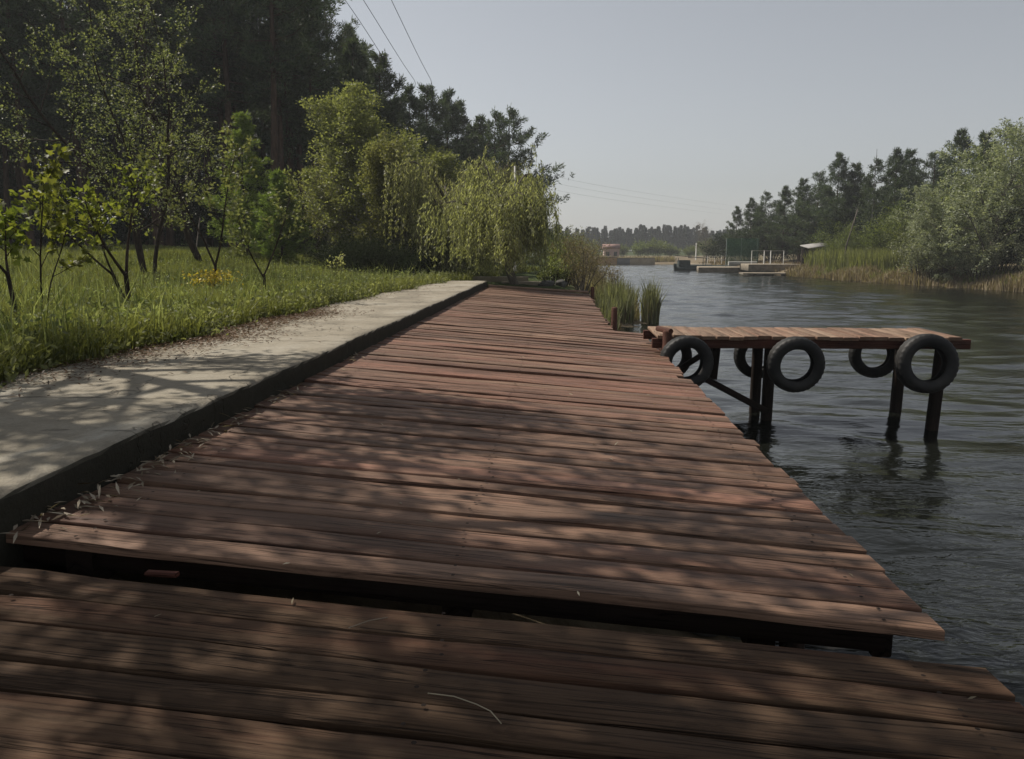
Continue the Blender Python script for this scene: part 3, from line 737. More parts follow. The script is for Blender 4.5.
# willows
def willow(label, seed, H, W, strands, mat, lean=(0, 0), LW=(.12, .03), hang=(1.0, 2.4), clear=(.06, .6)):
    rng = np.random.default_rng(seed); t = thing('willow_tree', label, 'tree'); wood = MB(); lf = MB()
    tr = [np.array([0, 0, -.1])]
    for k in range(5): tr.append(tr[-1]+np.array([lean[0]*.2+rng.normal(0, .04), lean[1]*.2+rng.normal(0, .04), H*.13]))
    tube(wood, tr, np.linspace(.13, .07, 6), 8); P = []; D = []
    for b in range(15):
        ph = b*2.4+rng.normal(0, .3); L = W*.5*rng.uniform(.5, 1.0); top = H*rng.uniform(.6, 1.0)
        st = tr[rng.integers(2, 6)]
        e = np.array([math.cos(ph)*L, math.sin(ph)*L, 0])
        pts = [st, st+e*.35+[0, 0, (top-st[2])*.7], st+e*.7+[0, 0, top-st[2]], st+e*1.0+[0, 0, (top-st[2])*.86]]
        pts = np.array(pts); tt = np.linspace(0, 3, 12); pp = np.stack([np.interp(tt, range(4), pts[:, c]) for c in range(3)], -1)
        tube(wood, pp, np.linspace(.055, .01, 12), 5, cap=False)
        for s in range(strands):
            q = rng.uniform(.25, 1.0)*11; k = min(10, int(q)); o = pp[k]+(pp[k+1]-pp[k])*(q-k)+rng.normal(0, .24, 3)
            hl = min(rng.uniform(*hang)*H/4.5, o[2]-rng.uniform(*clear))
            if hl < .2: continue
            m_ = max(4, int(hl/.2)); sw = rng.normal(0, .10, 2)+e[:2]*.07; zz = np.linspace(0, 1, m_)
            sp = np.stack([o[0]+sw[0]*np.sqrt(zz)*1.5+.03*np.sin(zz*7+rng.uniform(0, 6)), o[1]+sw[1]*np.sqrt(zz)*1.5, o[2]+.08*np.sin(zz*PI)-hl*zz], -1)
            tube(wood, sp, np.linspace(.006, .003, m_), 3, cap=False)
            u = rng.uniform(0, m_-1.01, int(hl*34)); k = u.astype(int); fr = (u-k)[:, None]
            P.append(sp[k]*(1-fr)+sp[k+1]*fr); D.append(np.tile([0, 0, -1.0], (len(u), 1)))
    P = np.concatenate(P); D = np.concatenate(D)
    leaves(lf, P+rng.normal(0, .02, P.shape), LW[0], LW[1], rng, D, .75)
    wood.build('trunk', M['grey_bark'], t, True); lf.build('crown', mat, t); return t
put(willow('weeping willow with pale hanging strands beside the end of the boardwalk', 61, 3.7, 3.4, 60, M['willow'], lean=(-.7, 0), hang=(.8, 3.0), clear=(.3, 1.3)), -1.22, 23.3)
put(willow('weeping willow drooping to the grass left of the one by the deck end', 62, 3.7, 3.6, 56, M['willow'], hang=(1.2, 3.6)), -3.4, 26.6)
put(willow('smaller yellow-green willow at the left edge of the weeping pair', 63, 2.9, 2.4, 46, M['willow'], hang=(1.2, 3.0)), -4.9, 28.6)
put(willow('taller grey-green willow rising behind the weeping pair', 64, 4.6, 4.2, 50, M['birch']), -3.3, 36.0)

# bushes
def bush(name, label, seed, H, W, n, leafm, LW, group=None, cat='bush', fill=1.0, bark='bark'):
    """many stems from the root, leaf clumps along them"""
    rng = np.random.default_rng(seed); t = thing(name, label, cat, group=group); wood = MB(); lf = MB(); P = []; D = []
    ns = 16
    for s in range(ns):
        ph = s*2.4+rng.normal(0, .3); rr = W/2*math.sqrt((s+.5)/ns)*rng.uniform(.85, 1.15)
        hh = H*(1-.45*(rr/(W/2))**2)*rng.uniform(.75, 1.1)
        b = np.array([math.cos(ph)*rr*.25, math.sin(ph)*rr*.25, -.05]); e = np.array([math.cos(ph)*rr, math.sin(ph)*rr, hh])
        m_ = (b+e)/2+np.array([0, 0, hh*.12])+rng.normal(0, .06*H, 3)
        q = np.linspace(0, 1, 9)[:, None]; pp = b*(1-q)**2+2*m_*q*(1-q)+e*q*q
        tube(wood, pp, np.linspace(.012+.008*H, .004, 9), 4, cap=False)
        for c in range(7):
            k = rng.uniform(2.2, 8); i0 = min(7, int(k)); o = pp[i0]+(pp[i0+1]-pp[i0])*(k-i0); d = rng.normal(0, 1, 3); d[2] = abs(d[2])*.6+.1; d += (e-b)/np.linalg.norm(e-b)*.5; d /= np.linalg.norm(d)
            L = .16*(W+H)*rng.uniform(.5, 1.1); en = o+d*L; tube(wood, [o, (o+en)/2+[0, 0, .03*L], en], [.006, .004, .002], 3, cap=False)
            mm = max(3, int(n/(ns*7))); u = rng.uniform(.1, 1.1, mm)[:, None]
            P.append(o+(en-o)*u+rng.normal(0, .055*(W+H)/2*fill, (mm, 3))); D.append(np.tile(d, (mm, 1)))
    P = np.concatenate(P); D = np.concatenate(D); P[:, 2] = np.maximum(P[:, 2], .02)
    leaves(lf, P, LW[0], LW[1], rng, D, .9, None, .4)
    wood.build('stems', M[bark], t, True); lf.build('foliage', leafm, t); return t
put(bush('juniper_bush', 'low dark spreading juniper on the meadow before the birch', 71, .8, 3.4, 17000, M['juniper'], (.10, .02)), -6.2, 24.6)
put(bush('juniper_bush', 'second low dark juniper touching the first one on its right', 72, .66, 2.4, 11000, M['juniper'], (.10, .02)), -4.9, 25.0)
dryg = 'dry brown shrubs past the deck end'
dry0 = bush('dry_shrub', 'dry brown shrub behind the reeds at the deck end', 73, 1.5, 1.5, 3000, M['drybush'], (.07, .022), dryg, 'shrub', 1.2, 'grey_bark')
put(dry0, .75, 25.2)
put(dup(dry0, (0, 0, 0), label='taller dry brown shrub right of the weeping willow'), .55, 28.5, 2, 1.1)
put(dup(dry0, (0, 0, 0), label='dry brown shrub leaning out over the water edge'), 1.75, 29.0, 4, .9)
put(dup(dry0, (0, 0, 0), label='faded shrub farthest along the bank behind the dry ones'), 1.6, 38.0, 1, 1.35)
put(bush('green_shrub', 'green shrub between the willow trunk and the dry shrubs', 74, 1.0, 1.4, 2600, M['green'], (.08, .035)), .2, 26.4)
put(bush('green_shrub', 'greenish-brown shrub behind the dry shrubs on the bank', 75, 2.0, 2.0, 3600, M['reed'], (.09, .03)), .6, 34.0)
put(bush('green_shrub', 'low grey-green shrub at the foot of the willow beside the path end', 76, .7, 1.1, 1600, M['weed'], (.07, .04)), -.15, 24.9)

# left bank further off: dull bushes along the water
fb = bush('green_shrub', 'dull green shrub on the bank beyond the dry shrubs', 77, 3.2, 3.6, 6000, M['green'], (.14, .07), 'shrubs along the far bank')
put(fb, .3, 48, 0, .6)
put(dup(fb, (0, 0, 0), label='wide pale shrub on the bank far beyond the willow'), -.5, 60, 2, .8)

# pines
def make_pine(seed, H, W, start, dens=1.0, mat=None, blade=(.32, .062), asym=0, label='', name='pine_tree'):
    rng = np.random.default_rng(seed); t = thing(name, label, 'tree'); wood = MB(); lf = MB()
    bx, by = rng.normal(0, .25, 2); tz = np.linspace(0, 1, 9)
    tp = np.stack([bx*np.sin(tz*2.2), by*np.sin(tz*2.6), tz*H-.2*(tz == 0)], -1)
    tube(wood, tp, np.interp(tz, [0, .06, 1], [H*.0135, H*.011, .02]), 8)
    P = []; D = []
    z = start*H*.55
    while z < H-.1:
        q = z/H; k = q*8; i0 = min(7, int(k)); c = tp[i0]+(tp[i0+1]-tp[i0])*(k-i0)
        live = (q-start)/(1-start)
        if live < 0:
            for b in range(rng.integers(0, 3)):   # dead snags below the crown
                ph = rng.uniform(0, 2*PI); L = rng.uniform(.3, 1.1); e = np.array([math.cos(ph), math.sin(ph), -.05]); tube(wood, [c, c+e*L], [.025, .008], 3, cap=False)
            z += .5; continue
        L0 = W*(np.interp(live, [0, .18, .45, .78, 1], [.6, 1.0, .9, .42, .08]))
        for b in range(rng.integers(3, 6)):
            if rng.random() < .12: continue
            ph = rng.uniform(0, 2*PI); L = L0*rng.uniform(.55, 1.2)*(1+asym*math.cos(ph)); up = np.interp(live, [0, 1], [.02, .55])+rng.normal(0, .1)
            e = np.array([math.cos(ph), math.sin(ph), up]); mid = c+e*L*.5+[0, 0, -.05*L]; en = c+e*L+[0, 0, .10*L]
            tube(wood, [c, mid, en], [.035*max(.4, 1-live), .02, .008], 4, cap=False)
            for s in range(int((3.0+L*5.0)*dens)):
                u = rng.uniform(.3, 1.06); o = c+(mid-c)*min(1, u*2) if u < .5 else mid+(en-mid)*(u-.5)*2
                side = np.cross(e, [0, 0, 1.0])*rng.normal(0, .26*L); P.append(o+side*(1.15-u*.6)+[0, 0, rng.normal(.08, .09)]); D.append(e+[0, 0, .5])
        z += rng.uniform(.38, .60)
    P = np.array(P); D = np.array(D); D /= np.linalg.norm(D, axis=1)[:, None]
    nb = 15; pc = rng.uniform(0, 1, len(P))
    PP = np.repeat(P, nb, 0)+rng.normal(0, .10, (len(P)*nb, 3))
    leaves(lf, PP, blade[0], blade[1], rng, np.repeat(D, nb, 0), 1.1, np.repeat(pc, nb))
    wood.build('trunk', M['pine_bark'], t, True); lf.build('crown', mat or M['pine'], t)
    return t
protoA = [make_pine(100, 17, 2.5, .38), make_pine(101, 18.5, 2.8, .42), make_pine(102, 16, 2.7, .34), make_pine(103, 19, 2.4, .40)]
protoB = [make_pine(110, 11.5, 2.7, .14, 1.5), make_pine(111, 12.5, 2.4, .12, 1.5), make_pine(112, 10.5, 2.7, .18, asym=.35)]
used = set()
def place_pine(pr, x, y, s, rz, label, group):
    if id(pr) in used: o = dup(pr, (0, 0, 0), label=label, group=group)
    else:
        used.add(id(pr)); o = pr; tag(o, label, 'tree', group)
    return put(o, x, y, rz, s)
rp = random.Random(4)
wood_lab = 'tall bare-trunked pine standing in the dark wood behind the meadow'
wood_grp = 'pines of the dark wood behind the meadow'
rows = [(38.5, -34, -11.5, 3.0), (42, -37, -11, 2.9), (46, -40, -12, 2.8), (51, -44, -14, 3.0), (57, -48, -16, 3.2)]
for (yy, xa, xb, st) in rows:
    x = xa
    while x < xb:
        place_pine(rp.choice(protoA), x+rp.uniform(-.8, .8), yy+rp.uniform(-1.6, 1.6), rp.uniform(.85, 1.12), rp.uniform(0, 6.28), wood_lab, wood_grp)
        x += st*rp.uniform(.8, 1.2)
for (yy, xa, xb, st) in [(61, -54, -15, 2.6), (67, -58, -14, 2.8)]:
    x = xa
    while x < xb:
        place_pine(rp.choice(protoB), x+rp.uniform(-.8, .8), yy+rp.uniform(-1.5, 1.5), rp.uniform(1.1, 1.4), rp.uniform(0, 6.28), 'low-crowned pine deep in the dark wood behind the meadow', 'deep pines of the dark wood')
        x += st*rp.uniform(.8, 1.2)
def skyline(pr, u, v, Y, label, group, s=None, rz=None):
    p = aty(u, v, Y); g = float(ground(p[0], Y)); H = max(c.bound_box[k][2] for c in pr.children for k in range(8))
    return place_pine(pr, p[0], Y, ((p[2]-g)/H) if s is None else s, rp.uniform(0, 6.28) if rz is None else rz, label, group)
sg = 'pines on the skyline behind the birch and willows'
skyline(protoA[1], 308, -12, 44, 'tallest pine at the right edge of the dark wood', sg)
skyline(protoA[0], 284, -4, 42, 'tall pine just left of the tallest one at the wood edge', sg)
skyline(protoB[0], 352, 34, 50, 'slim pine standing alone with sky on both sides left of the cables', sg)
skyline(protoB[1], 381, 47, 52, 'pointed pine whose top reaches up beside the cables', sg)
skyline(protoB[0], 408, 82, 55, 'dark pine below the lower ends of the three cables', sg)
skyline(protoB[1], 428, 80, 58, 'pine under the rightmost of the three cables', sg)
skyline(protoB[0], 446, 86, 60, 'bushy pine just right of the three cables', sg)
skyline(protoB[1], 459, 96, 62, 'pine one right of the bushy one on the skyline', sg)
skyline(protoB[0], 480, 112, 64, 'short pine in the dip before the leaning end pine', sg)
skyline(protoB[2], 499, 106, 60, 'pine with its crown leaning out over the weeping willow', sg, None, 0)
skyline(protoB[2], 514, 103, 62, 'last pine of the skyline, reaching right toward the open sky', sg, None, .2)
skyline(protoB[1], 395, 95, 62, 'dark pine filling in behind the top of the birch', sg)
skyline(protoB[0], 365, 70, 60, 'dark pine behind the two slim ones left of the cables', sg)
skyline(protoB[1], 470, 120, 70, 'far small pine behind the skyline dip', sg)
ug = bush('undergrowth_bush', 'dark leafy bush at the foot of the pines', 81, 2.2, 3.2, 4200, M['juniper'], (.17, .06), 'dark bushes at the foot of the pine wood')
spots = [(xx+rp.uniform(-.6, .6), 41.5+rp.uniform(-1, 3.5)+(3 if xx > -12 else 0), rp.uniform(.7, 1.3)) for xx in np.arange(-33, -8, 2.5)]
spots += [(xx+rp.uniform(-.6, .6), 51+rp.uniform(-2, 2), rp.uniform(1.5, 2.0)) for xx in np.arange(-46, -10, 3.2)]
for q, (xx, yy, sc) in enumerate(spots):
    o = ug if q == 0 else dup(ug, (0, 0, 0)); put(o, xx, yy, rp.uniform(0, 6), sc)

# right bank
rgp = 'pines on the opposite bank'
rights = [(738, 205, 96, 'leftmost small pine of the opposite bank above the green netting'), (752, 196, 92, 'second pine from the left end of the opposite bank'), (768, 189, 90, 'third pine from the left end of the opposite bank, with a round top'),
 (786, 184, 86, 'pine above the white railing on the opposite bank'), (803, 176, 82, 'pine just right of the one above the white railing'), (820, 168, 80, 'pine above the shed roof left of the tall pointed one'), (841, 150, 76, 'tall pointed pine standing above the shed roof'),
 (858, 160, 76, 'pine in the dip right of the tall pointed one'), (880, 155, 72, 'pine with a narrow top left of the twin tops'), (898, 146, 70, 'left one of the twin tall tops before the silver tree'), (910, 146, 71, 'right one of the twin tall tops before the silver tree'),
 (932, 148, 66, 'pine half covered by the left side of the silver tree'), (962, 126, 62, 'dark pine directly behind the silver tree top'), (985, 128, 60, 'dark pine showing right of the silver tree top'), (1012, 120, 60, 'pine at the right rim of the photo behind the silver tree'), (1040, 110, 58, 'pine past the silver tree farthest along the opposite bank'),
 (760, 205, 100, 'low dark pine deep behind the green netting'), (812, 190, 90, 'low dark pine deep behind the shed roof, left of the tall pointed one'), (850, 178, 86, 'shaded pine filling in behind the tall pointed one'), (888, 176, 84, 'shaded pine filling in left of the twin tops'), (918, 172, 80, 'shaded pine filling in right of the twin tops'), (945, 150, 74, 'shaded pine deep behind the left half of the silver tree'),
 (830, 185, 92, 'low pine deep behind the shed on the opposite bank'), (870, 178, 90, 'low pine deep behind the leaning pole'), (780, 200, 104, 'low pine deep behind the white railing')]
for q, (u, v, Y, lb) in enumerate(rights): skyline(protoB[q % 3], u, v, Y, lb, rgp)
sil = make_tree('silver_tree', 'big silvery-leaved tree leaning over the opposite bank', 'tree', 91, 8.2, .16, SP_SILV, M['grey_bark'], M['silver'], (.14, .065), 5, .075, stems=2, lean=(-.12, 0))
put(sil, 25.0, 47.5, 0, (1.25, .9, 1.0))
put(dup(sil, (0, 0, 0), label='smaller silvery tree at the left side of the big one'), 23.2, 50.0, 2.4, (.75, .75, .62))
sb = bush('silver_bush', 'low silvery bush at the water edge left of the silver tree', 92, 2.9, 3.6, 8000, M['silver'], (.13, .055), 'bushes at the foot of the silver tree')
put(sb, 22.4, 51.0)
put(dup(sb, (0, 0, 0), label='low silvery bush right under the silver tree'), 24.0, 47.4, 2, .85)
put(dup(sb, (0, 0, 0), label='pale silvery bush at the right rim of the opposite bank'), 26.4, 45.6, 4, .9)
gb = bush('green_bush', 'bright green bush between the pines and the silver tree', 93, 4.2, 4.4, 9000, M['green'], (.16, .08), 'green bushes of the opposite bank')
put(gb, 24.6, 55.0)
put(dup(gb, (0, 0, 0), label='green bush growing up into the right side of the silver tree'), 29.0, 50.0, 2, 1.25)
put(dup(gb, (0, 0, 0), label='tall green bush just behind the silver tree'), 27.5, 54.0, 3.3, 1.45)
put(dup(gb, (0, 0, 0), label='dull green bush below the twin pine tops'), 25.0, 62.0, 5, 1.0)
put(dup(gb, (0, 0, 0), label='low green bush beneath the leaning pole'), 23.2, 66.5, 1, .75)
put(dup(gb, (0, 0, 0), label='low bush beside the shed roof'), 24.5, 74.0, 2.6, .8)
ub = bush('undergrowth_bush', 'dark bush under the pines of the opposite bank', 94, 3.0, 4.2, 4500, M['juniper'], (.22, .09), 'dark bushes under the opposite pines')
for q, (xx, yy) in enumerate([(27, 69), (26, 75), (25.5, 80), (25, 86), (24, 92), (22.5, 98), (30, 64), (32, 60), (21, 104), (28.5, 74), (29, 82), (27.5, 90), (26, 100), (33, 70), (36, 62), (28.0, 49.5), (26.6, 50.5), (30, 47.5)]):
    o = ub if q == 0 else dup(ub, (0, 0, 0)); put(o, xx, yy, q*1.3, 1.15+.35*math.sin(q*2))
bt = put(make_tree('bare_tree', 'thin pale leafless tree at the left end of the opposite pines', 'tree', 95, 5.0, .06, SP_BIRCH, M['grey_bark'], M['dry'], (.05, .02), 1, .1), 19.6, 108)

# far wood across the water
pf = [conifer('pine_tree', '', 120, 9.2, 1.7, M['far_pine'], None, 20, .08, 'tree', 5, (.42, .16)), conifer('pine_tree', '', 121, 9.6, 1.4, M['far_pine'], None, 20, .08, 'tree', 5, (.42, .16))]
for p_ in pf: tag(p_, 'pine of the hazy far treeline across the water', 'tree', 'pines of the far treeline')
q = 0
for row, (Y, st, dv) in enumerate(((258, 4.0, 1), (268, 4.0, -.5), (280, 4.0, -1.5))):
    for u in np.arange(528+row*1.4, 748, st):
        top = 229+dv + 1.5*math.sin(u*.045)+rp.uniform(-3, 4)+max(0, (u-700)*.05)
        p = aty(u+rp.uniform(-3, 3), top, Y+rp.uniform(-5, 5)); g = float(ground(p[0], p[1])); pr = pf[q % 2]
        o = pr if q < 2 else dup(pr, (0, 0, 0)); s = (p[2]-g)/9.3
        o.location = (p[0], p[1], g); k_ = rp.uniform(.8, 1.25)*s; o.scale = (k_, k_, s); o.rotation_euler = (0, 0, rp.uniform(0, 6)); q += 1
fg = bush('far_bush', 'pale green bush before the far treeline', 96, 4.5, 6.5, 3500, M['green'], (.45, .25), 'bushes before the far treeline')
for q, (u, v, Y, s, lb) in enumerate([(640, 242, 165, .62, 'pale green bush before the far treeline right of the pink house'), (657, 241, 165, .72, 'rounded pale bush in the middle of the far bank'), (672, 247, 165, .5, 'low pale bush left of the dark moored boat'),
    (622, 247, 170, .5, 'small pale bush touching the pink house'), (706, 236, 175, .7, 'green bush above the moored boat on the far bank'), (590, 248, 160, .6, 'dull bush left of the pink house'), (690, 248, 165, .45, 'low bush right behind the dark moored boat'), (574, 246, 165, .7, 'dull bush farthest along the far bank behind the dry shrubs')]):
    o = fg if q == 0 else dup(fg, (0, 0, 0)); o['label'] = lb; p = aty(u, 256, Y); put(o, p[0], Y, q, s)

# ------------------------------------------------------------------ far bank structures
h = thing('pink_house', 'small pink house with a dull red roof on the far bank', 'house', (0, 0, 0))
p = aty(611, 257, 150); gz = float(ground(p[0], 150)); h.location = (p[0], 150, gz-.2)
mb = MB(); box(mb, (0, 0, 1.0), (2.8, 3, 2.4), 0); mb.build('wall', M['pink'], h)
mb = MB(); mb.add([(-1.6, -1.7, 2.15), (1.6, -1.7, 2.15), (1.6, 1.7, 2.15), (-1.6, 1.7, 2.15), (-1.6, 0, 3.0), (1.6, 0, 3.0)], [(0, 1, 5, 4), (2, 3, 4, 5), (3, 2, 1, 0)], [(0, 4, 3), (1, 2, 5)]); mb.build('roof', M['red_roof'], h)
for xx in (-.7, .7):
    mb = MB(); box(mb, (xx, -1.52, 1.2), (.6, .06, .8)); mb.build('window', M['glass'], h)
for (u0, u1, v0, v1, mat, lb) in ((594, 617, 257.5, 264, 'tan_wall', 'orange-tan boarded bank wall at the far waterline'), (617, 630, 258.5, 264, 'blue_wall', 'grey-blue boarded bank wall right of the orange one'), (630, 655, 258.5, 264, 'sand_wall', 'sand coloured bank wall right of the grey-blue one')):
    Y = 122; a = aty(u0, v0, Y); b = aty(u1, v1, Y); mb = MB(); box(mb, ((a[0]+b[0])/2, Y+.2, (a[2]+b[2]-.4)/2), (b[0]-a[0]-.03, .4, a[2]-b[2]+.4), 0, .5, .5, .02)
    o = mb.build('bank_wall', M[mat]); tag(o, lb, 'wall', 'boarded walls along the far waterline')
    mb = MB(); box(mb, ((a[0]+b[0])/2, Y+.2, a[2]+.05), (b[0]-a[0]-.03, .5, .09), 0, .5, .5, .01); mb.build('cap', M['slab'], o)
# white post far away
p = aty(696, 254, 128); mb = MB(); tube(mb, [(p[0], 128, -1), (p[0], 128, aty(696, 243, 128)[2])], .09, 8); tag(mb.build('white_pole', M['white']), 'thin white pole on the far bank above the boat', 'pole')

# moored boat with railings
Y = 88; a = aty(674, 263, Y); b = aty(735, 263, Y); cx = (a[0]+b[0])/2; ln = (b[0]-a[0])
boat = thing('moored_boat', 'dark flat boat with white rails moored at the opposite landing', 'boat', (cx, Y, WATER))
mb = MB(); xs_ = np.linspace(-ln/2, ln/2, 13); V = []
for xx in xs_:
    t = abs(xx)/(ln/2); wv = 1.1*(1-.75*max(0, t-.6)/.4*(xx < 0)); hb = .5+.4*max(0, (-xx/(ln/2)-.5))
    V += [(xx, -wv, hb), (xx, -wv*.85, -.25), (xx, wv*.85, -.25), (xx, wv, hb), (xx, wv*.9, hb-.06), (xx, -wv*.9, hb-.06)]
Q = [(k*6+j, k*6+(j+1) % 6, (k+1)*6+(j+1) % 6, (k+1)*6+j) for k in range(12) for j in range(6)]
Q += [(0, 1, 2, 3), (3, 4, 5, 0), (72, 73, 74, 75), (75, 76, 77, 72)]
mb.add(V, Q); mb.build('hull', M['boat'], boat)
mb = MB(); box(mb, (-ln*.34, 0, .75), (1.2, 1.4, .6), 0, .5, .5, .05); mb.build('wheelhouse', M['boat'], boat)
mb = MB(); beam(mb, (-ln/2, 0, 1.55), (ln*.05, 0, 1.25), 1.7, .06); mb.build('canopy', M['boat'], boat)
for xx, yy in ((-ln*.45, -.8), (0, -.8), (-ln*.45, .8), (0, .8)):
    mb = MB(); tube(mb, [(xx, yy, .3), (xx, yy, 1.3)], .04, 6); mb.build('canopy_post', M['boat'], boat)
mb = MB()
for xx in np.linspace(ln*.02, ln*.48, 5):
    tube(mb, [(xx, -1.0, .7), (xx, -1.0, 1.5)], .03, 6)
tube(mb, [(ln*.02, -1.0, 1.5), (ln*.48, -1.0, 1.45)], .03, 6); tube(mb, [(ln*.02, -1.0, 1.15), (ln*.48, -1.0, 1.12)], .025, 6); mb.build('railing', M['white'], boat)

# landing of pale slabs, low white wall, jetty, railing, netting
def slab(name, u0, u1, vt, vb, Y, dep, mat, label, cat, rz=0):
    a = aty(u0, vt, Y); b = aty(u1, vb, Y); mb = MB(); box(mb, ((a[0]+b[0])/2, Y+dep/2, (a[2]+b[2])/2), (b[0]-a[0], dep, a[2]-b[2]), rz, .5, .5, .05)
    return tag(mb.build(name, M[mat]), label, cat)
slab('landing_slab', 704, 758, 267.5, 273, 80, 7, 'slab', 'long pale concrete slab at the water edge of the landing', 'concrete slab', R(-8))
slab('landing_slab', 752, 806, 264.5, 271.5, 74, 6, 'slab', 'tilted concrete slab below the white railing', 'concrete slab', R(-5))
slab('landing_slab', 690, 716, 264.5, 269, 92, 6, 'slab', 'short pale slab beside the stern of the moored boat', 'concrete slab', R(-12))
slab('white_wall', 729, 757, 261.5, 265.5, 79.5, .5, 'white', 'low white wall block on the landing left of the railing', 'wall')
j = thing('jetty', 'low dark-legged jetty jutting from the landing below the railing', 'jetty')
a = aty(744, 273, 69); b = aty(803, 273, 69); mb = MB(); box(mb, ((a[0]+b[0])/2, 70, a[2]-.06), (b[0]-a[0], 2.2, .12), R(-3), .5, .5, .02); mb.build('deck', M['slab'], j)
for k in range(6):
    xx = a[0]+.9+k*(b[0]-a[0]-1.0)/5; mb = MB(); tube(mb, [(xx, 69.2, -1.8), (xx, 69.2, a[2]-.1)], .1, 7); mb.build('leg', M['dark_wood'], j)
rl = thing('white_railing', 'white tube railing standing on the landing before the pines', 'railing'); Y = 76.5
for u in (752, 764.5, 771, 784):
    a = aty(u, 250.5, Y); b = aty(u, 264.8, Y); mb = MB(); tube(mb, [(a[0], Y, b[2]), (a[0], Y, a[2])], (.032 if u not in (764.5, 771) else .05), 6); mb.build('post', M['white'], rl)
for v in (250.8, 257):
    a = aty(752, v, Y); b = aty(784, v, Y); mb = MB(); tube(mb, [(a[0], Y, a[2]), (b[0], Y, a[2])], (.026 if v < 255 else .016), 6); mb.build('rail', M['white'], rl)
nt_ = thing('net_screen', 'green mesh screen on poles behind the low white wall', 'screen'); Y = 84
a = aty(727, 238.5, Y); b = aty(758, 265, Y); mb = MB(); box(mb, ((a[0]+b[0])/2, Y, (a[2]+b[2])/2), (b[0]-a[0], .02, a[2]-b[2])); mb.build('mesh_sheet', M['net'], nt_)
for u in (727, 742, 758):
    p = aty(u, 238.2, Y); mb = MB(); tube(mb, [(p[0], Y+.06, -1), (p[0], Y+.06, p[2])], .04, 6); mb.build('pole', M['boat'], nt_)
sh = thing('shed', 'open shed with a grey sheet roof among the opposite reeds', 'shed'); Y = 72
a = aty(805, 248, Y); b = aty(826, 245, Y)
mb = MB(); mb.add([(a[0], Y-1, a[2]), (b[0], Y-1, b[2]), (b[0], Y+1.5, b[2]+.25), (a[0], Y+1.5, a[2]+.25), (a[0], Y-1, a[2]-.07), (b[0], Y-1, b[2]-.07), (b[0], Y+1.5, b[2]+.18), (a[0], Y+1.5, a[2]+.18)],
   [(0, 1, 2, 3), (7, 6, 5, 4), (0, 4, 5, 1), (1, 5, 6, 2), (2, 6, 7, 3), (3, 7, 4, 0)]); mb.build('roof', M['greyroof'], sh)
for xx, yy in ((a[0]+.15, Y-.8), (b[0]-.15, Y-.8), (a[0]+.15, Y+1.3), (b[0]-.15, Y+1.3)):
    mb = MB(); tube(mb, [(xx, yy, -1), (xx, yy, a[2]-.02)], .06, 6); mb.build('post', M['dark_wood'], sh)
mb = MB(); box(mb, ((a[0]+b[0])/2, Y+1.2, a[2]-.75), (b[0]-a[0]-.4, .08, 1.3)); mb.build('back_wall', M['dark_wood'], sh)
a = aty(846, 247, 64); b = aty(858, 209, 64); mb = MB(); tube(mb, [(a[0], 64, -.9), a, b], [.07, .065, .05], 8)
tag(mb.build('leaning_pole', M['grey_bark']), 'grey wooden pole leaning to the right out of the opposite reeds', 'pole')
a = aty(877, 149, 70); mb = MB(); tube(mb, [(a[0], 70, -.5), a], [.035, .015], 6); tag(mb.build('antenna_mast', M['cable']), 'thin dark mast rising above the narrow pine top', 'mast')
a = aty(515, 166, 34); mb = MB(); tube(mb, [(a[0], 34, -.2), a], [.06, .04], 8); tag(mb.build('thin_pole', M['white']), 'thin pale pole sticking up out of the willow crown', 'pole')
a = aty(200, 218, 31); b = aty(196, 252, 31); mb = MB(); tube(mb, [b, a], .025, 6); tag(mb.build('garden_stake', M['grey_bark']), 'thin pale stake in the meadow before the wood', 'stake')

# power cables: one sagging span, three wires
paths = [[(318, -40, 34), (359, 20, 40), (401, 83, 52), (436, 124, 68), (560, 191, 150), (722, 214, 320)],
         [(340, -40, 34), (376, 20, 40), (413, 78, 52), (447, 122, 68), (564, 185, 150), (726, 210, 320)],
         [(374, -40, 34), (401, 20, 40), (430, 78, 52), (458, 124, 68), (581, 182, 150), (741, 207, 320)]]
names = ['left one of the three power cables over the pines', 'middle one of the three power cables over the pines', 'right one of the three power cables over the pines']
for pth, lb in zip(paths, names):
    K = np.array([aty(*q) for q in pth]); first = K[0]+(K[0]-K[1])*1.5; K = np.vstack([first+[0, 0, .6], K])
    t = np.linspace(0, len(K)-1, 80); out_ = []
    for q in t:   # Catmull-Rom
        k = min(len(K)-2, int(q)); f = q-k; p0, p1, p2, p3 = K[max(0, k-1)], K[k], K[k+1], K[min(len(K)-1, k+2)]
        out_.append(.5*((2*p1)+(p2-p0)*f+(2*p0-5*p1+4*p2-p3)*f*f+(3*p1-p0-3*p2+p3)*f**3))
    mb = MB(); tube(mb, out_, .014, 5); tag(mb.build('power_cable', M['cable']), lb, 'cable', 'power cables of one overhead line')

